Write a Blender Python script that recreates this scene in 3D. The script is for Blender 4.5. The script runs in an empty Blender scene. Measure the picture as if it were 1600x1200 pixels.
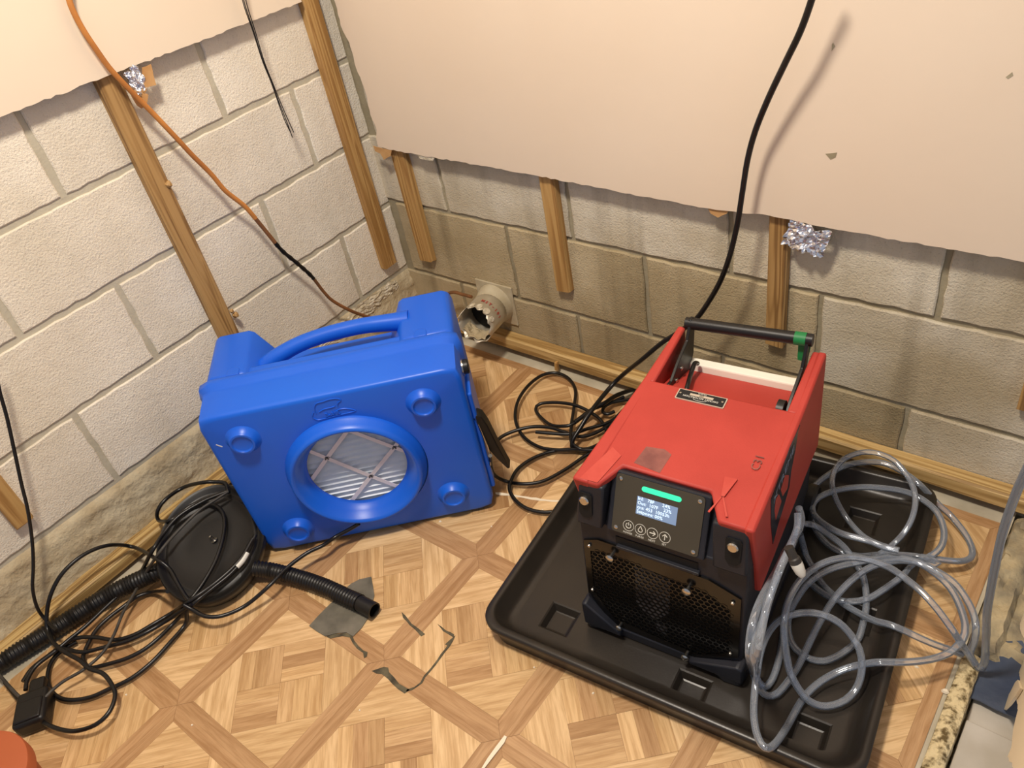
import bpy, math, random
import numpy as np
from mathutils import Vector, Matrix, noise
random.seed(7)
SC = bpy.context.scene
COL = SC.collection

# ------------------------------------------------------------------ camera, world, light, exposure
CAM = np.array([1.70350225, -1.36355993, 1.3617254]); FPX = 1254.8885
ROT = np.array([[0.78255045, -0.27639927, 0.55786937], [0.59937493, 0.57685525, -0.55496641], [-0.16841756, 0.76866213, 0.61708513]])
cd = bpy.data.cameras.new('camera'); cam = bpy.data.objects.new('camera', cd); COL.objects.link(cam)
cd.sensor_width = 36; cd.lens = FPX * 36 / 1600; cd.clip_start = 0.02
M4 = Matrix.Identity(4)
for r in range(3):
    for c in range(3): M4[r][c] = float(ROT[r, c])
    M4[r][3] = float(CAM[r])
cam.matrix_world = M4
SC.camera = cam
SC.view_settings.view_transform = 'Standard'; SC.view_settings.look = 'None'
SC.view_settings.exposure = 0.0; SC.view_settings.gamma = 1; SC.view_settings.use_curve_mapping = False
w = bpy.data.worlds.new('world'); SC.world = w; w.use_nodes = True
w.node_tree.nodes['Background'].inputs[0].default_value = (0.72, 0.80, 1.0, 1)
w.node_tree.nodes['Background'].inputs[1].default_value = 0.42
def area(name, loc, size, power, color, target):
    l = bpy.data.lights.new(name, 'AREA'); l.shape = 'DISK'; l.size = size; l.energy = power; l.color = color
    o = bpy.data.objects.new(name, l); COL.objects.link(o); o.location = loc
    o.rotation_euler = (Vector(target) - Vector(loc)).to_track_quat('-Z', 'Y').to_euler()
    return o
area('ceiling_lamp', (1.05, -1.05, 2.32), 0.25, 41, (1.0, 0.90, 0.78), (0.9, -0.8, 0))

# ------------------------------------------------------------------ helpers
def at(u, v, ax, val):
    """point of the room seen at a spot of the photo, on the plane axis ax = val"""
    d = ROT @ np.array([(u - 800) / FPX, -(v - 600) / FPX, -1.0])
    t = (val - CAM[ax]) / d[ax]
    return tuple(float(x) for x in CAM + t * d)
def lin(c):
    return tuple((x / 255 / 12.92 if x / 255 <= 0.04045 else ((x / 255 + 0.055) / 1.055) ** 2.4) for x in c) + (1,)

def rpoly(x0, x1, y0, y1, r, k=4):
    out = []
    for cx, cy, a in ((x1 - r, y0 + r, -90), (x1 - r, y1 - r, 0), (x0 + r, y1 - r, 90), (x0 + r, y0 + r, 180)):
        out += [(cx + r * math.cos(math.radians(a + 90 * i / k)), cy + r * math.sin(math.radians(a + 90 * i / k))) for i in range(k + 1)]
    return out
class MB:
    def __init__(s): s.v = []; s.f = []; s.m = []; s.T = lambda p: p
    def add(s, vs, fs, m=0):
        b = len(s.v); s.v += [tuple(s.T(p)) for p in vs]; s.f += [tuple(b + i for i in f) for f in fs]; s.m += [m] * len(fs); return s
    def box(s, x0, x1, y0, y1, z0, z1, m=0):
        v = [(x, y, z) for z in (z0, z1) for y in (y0, y1) for x in (x0, x1)]
        return s.add(v, [(0, 2, 3, 1), (4, 5, 7, 6), (0, 1, 5, 4), (2, 6, 7, 3), (0, 4, 6, 2), (1, 3, 7, 5)], m)
    def hexa(s, v, m=0):   # 4 bottom ccw, 4 top ccw
        return s.add(v, [(3, 2, 1, 0), (4, 5, 6, 7), (0, 1, 5, 4), (1, 2, 6, 5), (2, 3, 7, 6), (3, 0, 4, 7)], m)
    def prism(s, poly, f0, f1, m=0):   # f0,f1 map 2d point -> 3d
        n = len(poly)
        return s.add([f0(p) for p in poly] + [f1(p) for p in poly],
                     [tuple(range(n))[::-1], tuple(range(n, 2 * n))] + [(i, (i + 1) % n, n + (i + 1) % n, n + i) for i in range(n)], m)
    def tube(s, pts, r, n=8, cap=True, m=0, rf=None):
        P = [Vector(p) for p in pts]; k = len(P)
        t = [(P[min(i + 1, k - 1)] - P[max(i - 1, 0)]).normalized() for i in range(k)]
        u = t[0].orthogonal().normalized(); vs = []
        for i in range(k):
            u = (u - t[i] * u.dot(t[i]));  u = u.normalized() if u.length > 1e-6 else t[i].orthogonal().normalized()
            b = t[i].cross(u); rr = rf(i / (k - 1), i) if rf else r
            for j in range(n):
                a = 2 * math.pi * j / n; vs.append(P[i] + (u * math.cos(a) + b * math.sin(a)) * rr)
        fs = [(i * n + j, i * n + (j + 1) % n, (i + 1) * n + (j + 1) % n, (i + 1) * n + j) for i in range(k - 1) for j in range(n)]
        if cap: fs += [tuple(range(n))[::-1], tuple(range((k - 1) * n, k * n))]
        return s.add(vs, fs, m)
    def lathe(s, prof, org, axis, n=32, m=0, closed=False):   # prof: (radius, height along axis)
        A = Vector(axis).normalized(); u = A.orthogonal().normalized(); b = A.cross(u); O = Vector(org)
        vs = [O + A * h + (u * math.cos(2 * math.pi * j / n) + b * math.sin(2 * math.pi * j / n)) * r for r, h in prof for j in range(n)]
        k = len(prof)
        fs = [(i * n + j, i * n + (j + 1) % n, ((i + 1) % k) * n + (j + 1) % n, ((i + 1) % k) * n + j) for i in range(k if closed else k - 1) for j in range(n)]
        if not closed: fs += [tuple(range(n))[::-1], tuple(range((k - 1) * n, k * n))]
        return s.add(vs, fs, m)
    def mesh(s, name, mats, smooth=None):
        me = bpy.data.meshes.new(name); me.from_pydata([tuple(map(float, p)) for p in s.v], [], s.f)
        for mt in (mats if isinstance(mats, (list, tuple)) else [mats]): me.materials.append(mt)
        if any(s.m): me.polygons.foreach_set('material_index', s.m)
        me.validate()
        if smooth is not None:
            me.polygons.foreach_set('use_smooth', [True] * len(me.polygons)); me.set_sharp_from_angle(angle=math.radians(smooth))
        me.update(); return me
    def build(s, name, mats, parent=None, smooth=None, bevel=0, seg=2):
        o = bpy.data.objects.new(name, s.mesh(name, mats, smooth)); COL.objects.link(o)
        if parent: o.parent = parent
        if bevel:
            md = o.modifiers.new('bevel', 'BEVEL'); md.width = bevel; md.segments = seg; md.limit_method = 'ANGLE'; md.angle_limit = math.radians(35)
        return o
def tag(o, label=None, cat=None, group=None, kind=None):
    if label: o['label'] = label
    if cat: o['category'] = cat
    if group: o['group'] = group
    if kind: o['kind'] = kind
    return o
def empty(name, loc=(0, 0, 0), rz=0, label=None, cat=None, group=None):
    o = bpy.data.objects.new(name, None); COL.objects.link(o); o.location = loc; o.rotation_euler = (0, 0, rz); o.empty_display_size = 0.05
    return tag(o, label, cat, group)
def smooth_path(P, step=0.008):
    P = [Vector(p) for p in P]; out = []
    Q = [P[0] * 2 - P[1]] + P + [P[-1] * 2 - P[-2]]
    for i in range(1, len(Q) - 2):
        a, b, c, d = Q[i - 1:i + 3]; n = max(2, int((c - b).length / step))
        for k in range(n):
            t = k / n
            out.append(0.5 * ((2 * b) + (c - a) * t + (2 * a - 5 * b + 4 * c - d) * t * t + (3 * b - a - 3 * c + d) * t ** 3))
    out.append(P[-1]); return out
def trace(pts, z=None):
    """pts: (u,v) or (u,v,z) or (u,v,axis,val)"""
    out = []
    for p in pts:
        if len(p) == 2: out.append(at(p[0], p[1], 2, z))
        elif len(p) == 3: out.append(at(p[0], p[1], 2, p[2]))
        else: out.append(at(*p))
    return out
def arc_z(uv, z0, z1, bumps=0.0, seed=0):
    n = len(uv) - 1; r = random.Random(seed); ph = r.random() * 6
    return [(u, v, z0 + (z1 - z0) * i / n + bumps * (0.5 + 0.5 * math.sin(ph + i * 0.8))) for i, (u, v) in enumerate(uv)]
def jitter_poly(P, step, amp, rnd):
    """subdivide a closed 2d outline and roughen it"""
    out = []
    for i in range(len(P)):
        a, b = P[i], P[(i + 1) % len(P)]; L = math.dist(a, b); n = max(1, int(L / step))
        for k in range(n):
            t = k / n; j = amp if (k or amp > 0.004) else amp * 0.5
            out.append((a[0] + (b[0] - a[0]) * t + rnd.uniform(-j, j), a[1] + (b[1] - a[1]) * t + rnd.uniform(-j, j)))
    return out

# ------------------------------------------------------------------ materials
def mat(name, col, rough=0.5, metal=0, bump=0, bscale=200, var=0, vscale=8, col2=None, stretch=None, spec=0.5, coat=0, emit=None, estr=1, trans=0, ior=1.45, coords='Object', bdist=0.002, objvar=0, detail=4, ramp=(0.35, 0.65)):
    m = bpy.data.materials.new(name); m.use_nodes = True; nt = m.node_tree; N = nt.nodes; L = nt.links
    b = N['Principled BSDF']
    b.inputs['Roughness'].default_value = rough; b.inputs['Metallic'].default_value = metal
    b.inputs['Specular IOR Level'].default_value = spec; b.inputs['Coat Weight'].default_value = coat
    b.inputs['Transmission Weight'].default_value = trans; b.inputs['IOR'].default_value = ior
    b.inputs['Base Color'].default_value = lin(col)
    tc = N.new('ShaderNodeTexCoord'); src = tc.outputs[coords]
    if stretch:
        mp = N.new('ShaderNodeMapping'); mp.inputs['Scale'].default_value = stretch; L.new(src, mp.inputs['Vector']); src = mp.outputs[0]
    if col2 is not None:
        nz = N.new('ShaderNodeTexNoise'); nz.inputs['Scale'].default_value = vscale; nz.inputs['Detail'].default_value = detail; L.new(src, nz.inputs['Vector'])
        rp = N.new('ShaderNodeValToRGB'); rp.color_ramp.elements[0].position = ramp[0]; rp.color_ramp.elements[1].position = ramp[1]
        rp.color_ramp.elements[0].color = lin(col); rp.color_ramp.elements[1].color = lin(col2)
        L.new(nz.outputs['Fac'], rp.inputs[0]); out = rp.outputs[0]
        if objvar:
            oi = N.new('ShaderNodeObjectInfo'); hs = N.new('ShaderNodeHueSaturation'); mr = N.new('ShaderNodeMapRange')
            mr.inputs[3].default_value = 1 - objvar; mr.inputs[4].default_value = 1 + objvar
            L.new(oi.outputs['Random'], mr.inputs[0]); L.new(mr.outputs[0], hs.inputs['Value']); L.new(out, hs.inputs['Color']); out = hs.outputs[0]
        L.new(out, b.inputs['Base Color'])
    if bump:
        n2 = N.new('ShaderNodeTexNoise'); n2.inputs['Scale'].default_value = bscale; n2.inputs['Detail'].default_value = 5; L.new(src, n2.inputs['Vector'])
        bp = N.new('ShaderNodeBump'); bp.inputs['Strength'].default_value = bump; bp.inputs['Distance'].default_value = bdist
        L.new(n2.outputs['Fac'], bp.inputs['Height']); L.new(bp.outputs[0], b.inputs['Normal'])
    if emit is not None:
        b.inputs['Emission Color'].default_value = lin(emit); b.inputs['Emission Strength'].default_value = estr
    return m

def block_mat(name, light, mid, dark, stain, pit=0.5, streak=0.12):
    """painted concrete block: coarse pitted face, patchy paint, per-block tone"""
    m = bpy.data.materials.new(name); m.use_nodes = True; nt = m.node_tree; N = nt.nodes; L = nt.links; b = N['Principled BSDF']
    b.inputs['Roughness'].default_value = 0.75
    g = N.new('ShaderNodeNewGeometry'); P = g.outputs['Position']
    def nz(s, d=4, r=0.55):
        n = N.new('ShaderNodeTexNoise'); n.inputs['Scale'].default_value = s; n.inputs['Detail'].default_value = d; n.inputs['Roughness'].default_value = r; L.new(P, n.inputs['Vector']); return n.outputs['Fac']
    def ramp(f, a, c0, bb, c1):
        r = N.new('ShaderNodeValToRGB'); r.color_ramp.elements[0].position = a; r.color_ramp.elements[1].position = bb; r.color_ramp.elements[0].color = c0; r.color_ramp.elements[1].color = c1; L.new(f, r.inputs[0]); return r.outputs[0]
    def mix(f, a, bb):
        x = N.new('ShaderNodeMix'); x.data_type = 'RGBA'; L.new(f, x.inputs[0])
        for s, i in ((a, 6), (bb, 7)):
            if hasattr(s, 'is_linked'): L.new(s, x.inputs[i])
            else: x.inputs[i].default_value = s
        return x.outputs[2]
    base = ramp(nz(5, 5), 0.4, lin(mid), 0.62, lin(light))
    base = mix(ramp(nz(2.2, 3), 0.47, (0, 0, 0, 1), 0.68, (1, 1, 1, 1)), base, lin(stain))
    fine = nz(210, 3, 0.65)
    base = mix(ramp(fine, 0.60, (0, 0, 0, 1), 0.74, (pit, pit, pit, 1)), base, lin(dark))
    mp = N.new('ShaderNodeMapping'); mp.inputs['Scale'].default_value = (16, 16, 1.6); L.new(P, mp.inputs['Vector'])
    sn = N.new('ShaderNodeTexNoise'); sn.inputs['Scale'].default_value = 1; sn.inputs['Detail'].default_value = 4; L.new(mp.outputs[0], sn.inputs['Vector'])
    base = mix(ramp(sn.outputs['Fac'], 0.5, (0, 0, 0, 1), 0.75, (streak, streak, streak, 1)), base, lin(dark))
    oi = N.new('ShaderNodeObjectInfo'); hs = N.new('ShaderNodeHueSaturation'); mr = N.new('ShaderNodeMapRange'); mr.inputs[3].default_value = 0.93; mr.inputs[4].default_value = 1.05
    L.new(oi.outputs['Random'], mr.inputs[0]); L.new(mr.outputs[0], hs.inputs['Value']); L.new(base, hs.inputs['Color']); L.new(hs.outputs[0], b.inputs['Base Color'])
    ad = N.new('ShaderNodeMath'); ad.operation = 'ADD'; ml = N.new('ShaderNodeMath'); ml.operation = 'MULTIPLY'; ml.inputs[1].default_value = 0.7
    L.new(nz(45, 4), ml.inputs[0]); L.new(fine, ad.inputs[0]); L.new(ml.outputs[0], ad.inputs[1])
    bp = N.new('ShaderNodeBump'); bp.inputs['Strength'].default_value = 0.75; bp.inputs['Distance'].default_value = 0.0035; L.new(ad.outputs[0], bp.inputs['Height']); L.new(bp.outputs[0], b.inputs['Normal'])
    return m

MT = {}
MT['block_l'] = block_mat('painted_block_left', (248, 240, 222), (240, 230, 210), (160, 150, 128), (228, 217, 194))
MT['block_b'] = block_mat('painted_block_back', (226, 217, 196), (208, 196, 170), (124, 110, 84), (186, 170, 138), 0.6, 0.45)
MT['block_d'] = block_mat('bare_block_back', (200, 184, 150), (182, 164, 128), (108, 94, 64), (164, 146, 110), 0.6, 0.5)
MT['mortar'] = mat('mortar', (186, 178, 156), 0.9, col2=(200, 192, 170), vscale=9, bump=0.6, bscale=120)
MT['mortar_b'] = mat('mortar_back', (150, 138, 110), 0.9, col2=(170, 160, 134), vscale=6, bump=0.6, bscale=120)
MT['parge'] = mat('rough_foundation', (184, 166, 132), 0.9, col2=(206, 192, 160), vscale=14, bump=1.0, bscale=60, bdist=0.006, detail=8)
MT['efflo'] = mat('white_efflorescence', (224, 214, 192), 0.95, col2=(190, 176, 146), vscale=60, bump=1.0, bscale=180, bdist=0.004)
MT['concrete'] = mat('slab_concrete', (176, 166, 142), 0.85, col2=(204, 194, 170), vscale=12, bump=0.4, bscale=90)
MT['paint'] = mat('painted_drywall', (233, 215, 192), 0.55, col2=(229, 209, 184), vscale=1.6, bump=0.12, bscale=14, bdist=0.004)
MT['paint_l'] = mat('painted_drywall_left', (240, 224, 200), 0.55, col2=(236, 218, 194), vscale=1.6, bump=0.12, bscale=14, bdist=0.004)
MT['gypsum'] = mat('gypsum_edge', (206, 196, 180), 0.9, col2=(120, 104, 84), vscale=60, bump=0.5, bscale=200)
MT['black'] = mat('black_plastic', (24, 22, 20), 0.42, bump=0.15, bscale=300, bdist=0.0006)
MT['tray'] = mat('tray_plastic', (36, 32, 28), 0.33, col2=(46, 41, 35), vscale=6, bump=0.25, bscale=260, bdist=0.0006)
MT['cord'] = mat('cord_rubber', (16, 15, 15), 0.32, col2=(26, 24, 23), vscale=20)
MT['cordgrey'] = mat('cord_grey', (72, 68, 62), 0.5, col2=(48, 45, 42), vscale=30)
MT['blue'] = mat('blue_polyethylene', (22, 94, 214), 0.36, col2=(26, 102, 220), vscale=3, bump=0.1, bscale=120, bdist=0.0006)
MT['red'] = mat('red_polyethylene', (184, 62, 52), 0.55, col2=(174, 56, 46), vscale=9, bump=0.35, bscale=420, bdist=0.0005)
MT['body'] = mat('charcoal_polyethylene', (26, 28, 36), 0.5, col2=(36, 37, 44), vscale=12, bump=0.35, bscale=320, bdist=0.0006)  # slight blue in this charcoal imitates blue light reflected by the plastic
MT['panel'] = mat('control_panel_film', (68, 62, 50), 0.42, col2=(74, 68, 55), vscale=5)
MT['steel_blk'] = mat('gloss_black_steel', (13, 11, 9), 0.2, coat=0.2)
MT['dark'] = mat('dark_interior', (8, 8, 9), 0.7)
MT['coil'] = mat('evaporator_cover', (122, 118, 116), 0.45, metal=0.4, col2=(50, 48, 48), vscale=18)
MT['steel'] = mat('bright_steel', (205, 200, 190), 0.25, metal=1.0)
MT['alu'] = mat('dull_aluminium', (214, 206, 188), 0.42, metal=0.45, col2=(184, 172, 146), vscale=14, bump=0.2, bscale=40)
MT['foil'] = mat('crumpled_foil', (235, 238, 245), 0.28, metal=1.0)
MT['paper'] = mat('torn_kraft_paper', (186, 138, 84), 0.8, col2=(206, 162, 108), vscale=20, bump=0.3, bscale=60)
MT['white'] = mat('white_card', (226, 222, 226), 0.6)
MT['filter'] = mat('filter_paper', (232, 240, 247), 0.8, col2=(240, 245, 250), vscale=30)
MT['cream'] = mat('cream_foam_strip', (242, 238, 222), 0.7)
MT['ink'] = mat('ink', (20, 20, 22), 0.6)
MT['print'] = mat('white_print', (225, 222, 210), 0.5)
MT['lcd'] = mat('lcd', (110, 128, 156), 0.3, emit=(118, 140, 172), estr=0.55)
MT['lcdtext'] = mat('lcd_text', (220, 240, 255), 0.3, emit=(205, 232, 255), estr=0.95)
MT['led'] = mat('green_lamp', (60, 230, 170), 0.35, emit=(50, 226, 160), estr=0.75)
MT['greentape'] = mat('green_tape', (24, 120, 62), 0.5)
MT['plate'] = mat('nameplate_silver', (206, 196, 180), 0.35, metal=0.5)
MT['orange_cord'] = mat('orange_cord', (206, 136, 66), 0.5, col2=(176, 112, 54), vscale=14)
MT['brown_cord'] = mat('brown_cord', (150, 98, 56), 0.55, col2=(112, 74, 44), vscale=18)
MT['duct_tape'] = mat('grey_duct_tape', (92, 88, 76), 0.5, col2=(120, 114, 100), vscale=22, bump=0.5, bscale=60)
MT['orange'] = mat('orange_plastic', (172, 88, 50), 0.55, col2=(182, 96, 56), vscale=4)
MT['crack'] = mat('underlay', (104, 96, 74), 0.9, col2=(64, 58, 46), vscale=50, bump=0.6, bscale=120)
MT['pvc'] = mat('cream_pvc', (232, 216, 184), 0.45)
MT['curb'] = mat('mouldy_adhesive', (226, 206, 160), 0.9, col2=(104, 86, 52), vscale=85, bump=1.0, bscale=70, bdist=0.008, detail=8, ramp=(0.46, 0.64))
MT['channel'] = mat('channel_concrete', (178, 168, 150), 0.6, col2=(200, 192, 178), vscale=10, bump=0.4, bscale=30)
MT['wet'] = mat('wet_dark_sheet', (58, 68, 88), 0.2, col2=(88, 98, 116), vscale=9, bump=0.5, bscale=24, bdist=0.004)
MT['rubble'] = mat('broken_concrete', (196, 178, 140), 0.9, col2=(128, 118, 98), vscale=18, bump=1.0, bscale=40, bdist=0.008)
MT['chip'] = mat('plaster_chip', (240, 226, 200), 0.8)
MT['ceil'] = mat('ceiling_paint', (235, 225, 210), 0.8, col2=(230, 220, 205), vscale=2)
MT['scuff'] = mat('tape_residue', (150, 92, 82), 0.7, col2=(120, 70, 64), vscale=30, bump=0.4, bscale=100)
MT['scratch'] = mat('pale_scuff', (192, 76, 64), 0.7, col2=(186, 68, 56), vscale=40)
MT['decal'] = mat('side_decal', (26, 32, 44), 0.3)
MT['decal_l'] = mat('decal_lettering', (150, 164, 186), 0.35)
MT['smoke'] = mat('vent_plastic', (200, 190, 164), 0.3, col2=(178, 164, 134), vscale=18)
MT['redprint'] = mat('red_print', (170, 62, 52), 0.6)

def wood_mat(name, c1, c2, c3, axis):
    m = bpy.data.materials.new(name); m.use_nodes = True; nt = m.node_tree; N = nt.nodes; L = nt.links; b = N['Principled BSDF']; b.inputs['Roughness'].default_value = 0.6
    g = N.new('ShaderNodeTexCoord'); mp = N.new('ShaderNodeMapping'); sc = [38, 38, 38]; sc[axis] = 1.6; mp.inputs['Scale'].default_value = sc; L.new(g.outputs['Object'], mp.inputs['Vector'])
    n = N.new('ShaderNodeTexNoise'); n.inputs['Scale'].default_value = 1.0; n.inputs['Detail'].default_value = 2; n.inputs['Distortion'].default_value = 1.2; L.new(mp.outputs[0], n.inputs['Vector'])
    wv = N.new('ShaderNodeMath'); wv.operation = 'MULTIPLY'; wv.inputs[1].default_value = 24; L.new(n.outputs['Fac'], wv.inputs[0])
    sn = N.new('ShaderNodeMath'); sn.operation = 'SINE'; L.new(wv.outputs[0], sn.inputs[0])
    r = N.new('ShaderNodeValToRGB'); r.color_ramp.elements[0].position = 0.0; r.color_ramp.elements[0].color = lin(c1); r.color_ramp.elements[1].position = 1; r.color_ramp.elements[1].color = lin(c3)
    e = r.color_ramp.elements.new(0.45); e.color = lin(c2)
    mr = N.new('ShaderNodeMapRange'); mr.inputs[1].default_value = -1; L.new(sn.outputs[0], mr.inputs[0]); L.new(mr.outputs[0], r.inputs[0]); L.new(r.outputs[0], b.inputs['Base Color'])
    bp = N.new('ShaderNodeBump'); bp.inputs['Strength'].default_value = 0.3; bp.inputs['Distance'].default_value = 0.001; L.new(mr.outputs[0], bp.inputs['Height']); L.new(bp.outputs[0], b.inputs['Normal'])
    return m
MT['woodz'] = wood_mat('fir_strip', (194, 154, 94), (182, 140, 82), (158, 116, 62), 2)
MT['woodz2'] = wood_mat('weathered_strip', (182, 144, 90), (166, 128, 76), (134, 98, 54), 2)
MT['woodx'] = wood_mat('treated_batten_x', (206, 174, 116), (188, 154, 96), (156, 122, 70), 0)
MT['woody'] = wood_mat('treated_batten_y', (200, 170, 112), (182, 150, 94), (146, 114, 66), 1)

def vinyl():
    m = bpy.data.materials.new('parquet_print'); m.use_nodes = True; nt = m.node_tree; N = nt.nodes; L = nt.links; b = N['Principled BSDF']
    uv = N.new('ShaderNodeUVMap'); uv.uv_map = 'grain'; at_ = N.new('ShaderNodeAttribute'); at_.attribute_name = 'tone'
    mp = N.new('ShaderNodeMapping'); mp.inputs['Scale'].default_value = (7, 95, 1); L.new(uv.outputs[0], mp.inputs['Vector'])
    n = N.new('ShaderNodeTexNoise'); n.inputs['Scale'].default_value = 1; n.inputs['Detail'].default_value = 5; n.inputs['Distortion'].default_value = 0.8; L.new(mp.outputs[0], n.inputs['Vector'])
    mp2 = N.new('ShaderNodeMapping'); mp2.inputs['Scale'].default_value = (30, 420, 1); L.new(uv.outputs[0], mp2.inputs['Vector'])
    n2 = N.new('ShaderNodeTexNoise'); n2.inputs['Scale'].default_value = 1; n2.inputs['Detail'].default_value = 3; L.new(mp2.outputs[0], n2.inputs['Vector'])
    ad = N.new('ShaderNodeMath'); ad.operation = 'MULTIPLY_ADD'; ad.inputs[1].default_value = 0.42; L.new(n2.outputs['Fac'], ad.inputs[0]); L.new(n.outputs['Fac'], ad.inputs[2])
    r = N.new('ShaderNodeValToRGB'); r.color_ramp.elements[0].position = 0.55; r.color_ramp.elements[1].position = 0.88
    r.color_ramp.elements[0].color = (1.0, 1.0, 1.0, 1); r.color_ramp.elements[1].color = (0.70, 0.62, 0.52, 1); L.new(ad.outputs[0], r.inputs[0])
    mx = N.new('ShaderNodeMix'); mx.data_type = 'RGBA'; mx.blend_type = 'MULTIPLY'; mx.inputs[0].default_value = 1; L.new(at_.outputs['Color'], mx.inputs[6]); L.new(r.outputs[0], mx.inputs[7])
    oi = N.new('ShaderNodeObjectInfo'); hs = N.new('ShaderNodeHueSaturation'); mr = N.new('ShaderNodeMapRange'); mr.inputs[3].default_value = 0.95; mr.inputs[4].default_value = 1.04
    L.new(oi.outputs['Random'], mr.inputs[0]); L.new(mr.outputs[0], hs.inputs['Value']); L.new(mx.outputs[2], hs.inputs['Color']); L.new(hs.outputs[0], b.inputs['Base Color'])
    b.inputs['Roughness'].default_value = 0.42
    bp = N.new('ShaderNodeBump'); bp.inputs['Strength'].default_value = 0.12; bp.inputs['Distance'].default_value = 0.0006; L.new(n2.outputs['Fac'], bp.inputs['Height']); L.new(bp.outputs[0], b.inputs['Normal'])
    return m
MT['vinyl'] = vinyl()
def clear_vinyl():
    m = bpy.data.materials.new('clear_vinyl'); m.use_nodes = True; nt = m.node_tree; N = nt.nodes; L = nt.links; b = N['Principled BSDF']
    b.inputs['Base Color'].default_value = lin((212, 222, 236)); b.inputs['Roughness'].default_value = 0.3
    t = N.new('ShaderNodeBsdfTransparent'); t.inputs[0].default_value = (0.94, 0.955, 0.975, 1)
    lw = N.new('ShaderNodeLayerWeight'); lw.inputs[0].default_value = 0.4
    mr = N.new('ShaderNodeMapRange'); mr.inputs[3].default_value = 0.13; mr.inputs[4].default_value = 0.62; L.new(lw.outputs['Facing'], mr.inputs[0])
    mx = N.new('ShaderNodeMixShader'); L.new(mr.outputs[0], mx.inputs[0]); L.new(t.outputs[0], mx.inputs[1]); L.new(b.outputs[0], mx.inputs[2])
    gl = N.new('ShaderNodeBsdfGlossy'); gl.inputs['Roughness'].default_value = 0.09; gl.inputs['Color'].default_value = (0.9, 0.95, 1.0, 1)  # pale blue gloss colour carries the tint of bluish reflected light
    fr = N.new('ShaderNodeFresnel'); fr.inputs['IOR'].default_value = 1.62
    m2 = N.new('ShaderNodeMixShader'); L.new(fr.outputs[0], m2.inputs[0]); L.new(mx.outputs[0], m2.inputs[1]); L.new(gl.outputs[0], m2.inputs[2])
    L.new(m2.outputs[0], N['Material Output'].inputs['Surface']); return m
MT['clear'] = clear_vinyl()

def text_mesh(s, size, mtl, name, parent, mtx, extrude=0.0002, bold=0, align='CENTER'):
    c = bpy.data.curves.new(name, 'FONT'); c.body = s; c.size = size; c.extrude = extrude; c.offset = bold; c.align_x = align; c.align_y = 'CENTER'; c.resolution_u = 2
    o = bpy.data.objects.new('tmp', c); COL.objects.link(o)
    me = bpy.data.meshes.new_from_object(o.evaluated_get(bpy.context.evaluated_depsgraph_get()))
    bpy.data.objects.remove(o); me.materials.clear(); me.materials.append(mtl); me.transform(mtx)
    q = bpy.data.objects.new(name, me); COL.objects.link(q); q.parent = parent; return q
def frame(o, xa, ya):
    x = Vector(xa).normalized(); z = x.cross(Vector(ya)).normalized(); y = z.cross(x)
    m = Matrix.Identity(4)
    for i in range(3): m[i][0] = x[i]; m[i][1] = y[i]; m[i][2] = z[i]; m[i][3] = o[i]
    return m

# ------------------------------------------------------------------ walls of concrete block
wl = tag(MB().box(-0.15, -0.004, -2.7, 0.15, -0.1, 2.4).build('wall_left', MT['mortar']), kind='structure')
wb = tag(MB().box(-0.006, 2.3, 0.006, 0.15, -0.1, 2.4).build('wall_back', MT['mortar_b']), kind='structure')
def block(parent, side, a0, a1, z0, z1, zsl, mtl, seed, recess=0.0):
    """one block face between two heads (a along the wall) and two beds; zsl = slope of the beds"""
    r = random.Random(seed); J = 0.0074 if side == 'l' else 0.0058; c = 0.004
    P = [(a0 + J, z0 + J), (a1 - J, z0 + J), (a1 - J, z1 - J), (a0 + J, z1 - J)]
    P = jitter_poly(P, 0.022, 0.0019, r); ca = (a0 + a1) / 2; cz = (z0 + z1) / 2
    def f(p, d, k):
        a = ca + (p[0] - ca) * (1 - k / (a1 - a0) * 2); z = cz + (p[1] - cz) * (1 - k / (z1 - z0) * 2) + zsl * p[0]
        return (d, -a, z) if side == 'l' else (a, -d, z)
    n = len(P); rings = [[f(p, -0.012, 0) for p in P], [f(p, -0.0022 - recess, 0) for p in P], [f(p, 0.0 - recess, 0.0028) for p in P]]
    v = sum(rings, []); s = 1 if side == 'l' else 1
    fs = [(k * n + i, k * n + (i + 1) % n, (k + 1) * n + (i + 1) % n, (k + 1) * n + i) for k in range(2) for i in range(n)] + [tuple(range(2 * n, 3 * n))]
    if side == 'l': fs = [q[::-1] for q in fs]
    m = MB(); m.add(v, fs); return m.build('block', mtl, parent)
BL = 0.4064
k = 0
for row, (z0, z1, off) in enumerate([(0.189, 0.396, 0.190), (0.396, 0.601, 0.380), (0.601, 0.8035, 0.190), (0.8035, 1.008, 0.384), (1.008, 1.212, 0.19)]):
    a = off - BL; heads = []
    while a < 2.2: heads.append(max(a, -0.012)); a += BL
    for h0, h1 in zip(heads, heads[1:]):
        if h1 - h0 < 0.05: continue
        block(wl, 'l', h0, h1, z0, z1, -0.002, MT['block_l'], k); k += 1
for row, (z0, z1, off, mt_) in enumerate([(-0.02, 0.185, 0.215, 'block_d'), (0.185, 0.410, 0.430, 'block_d'), (0.410, 0.606, 0.236, 'block_b'), (0.606, 0.81, 0.43, 'block_b')]):
    a = off - BL; heads = []
    while a < 2.35: heads.append(max(a, -0.012)); a += BL
    for h0, h1 in zip(heads, heads[1:]):
        mm = MT['block_b'] if (row == 1 and h0 > 1.1) or (row == 0 and h0 > 1.3) or row >= 2 else MT[mt_]
        block(wb, 'b', h0, h1, z0, z1, -0.004, mm, 100 + k, recess=0.0); k += 1
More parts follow.
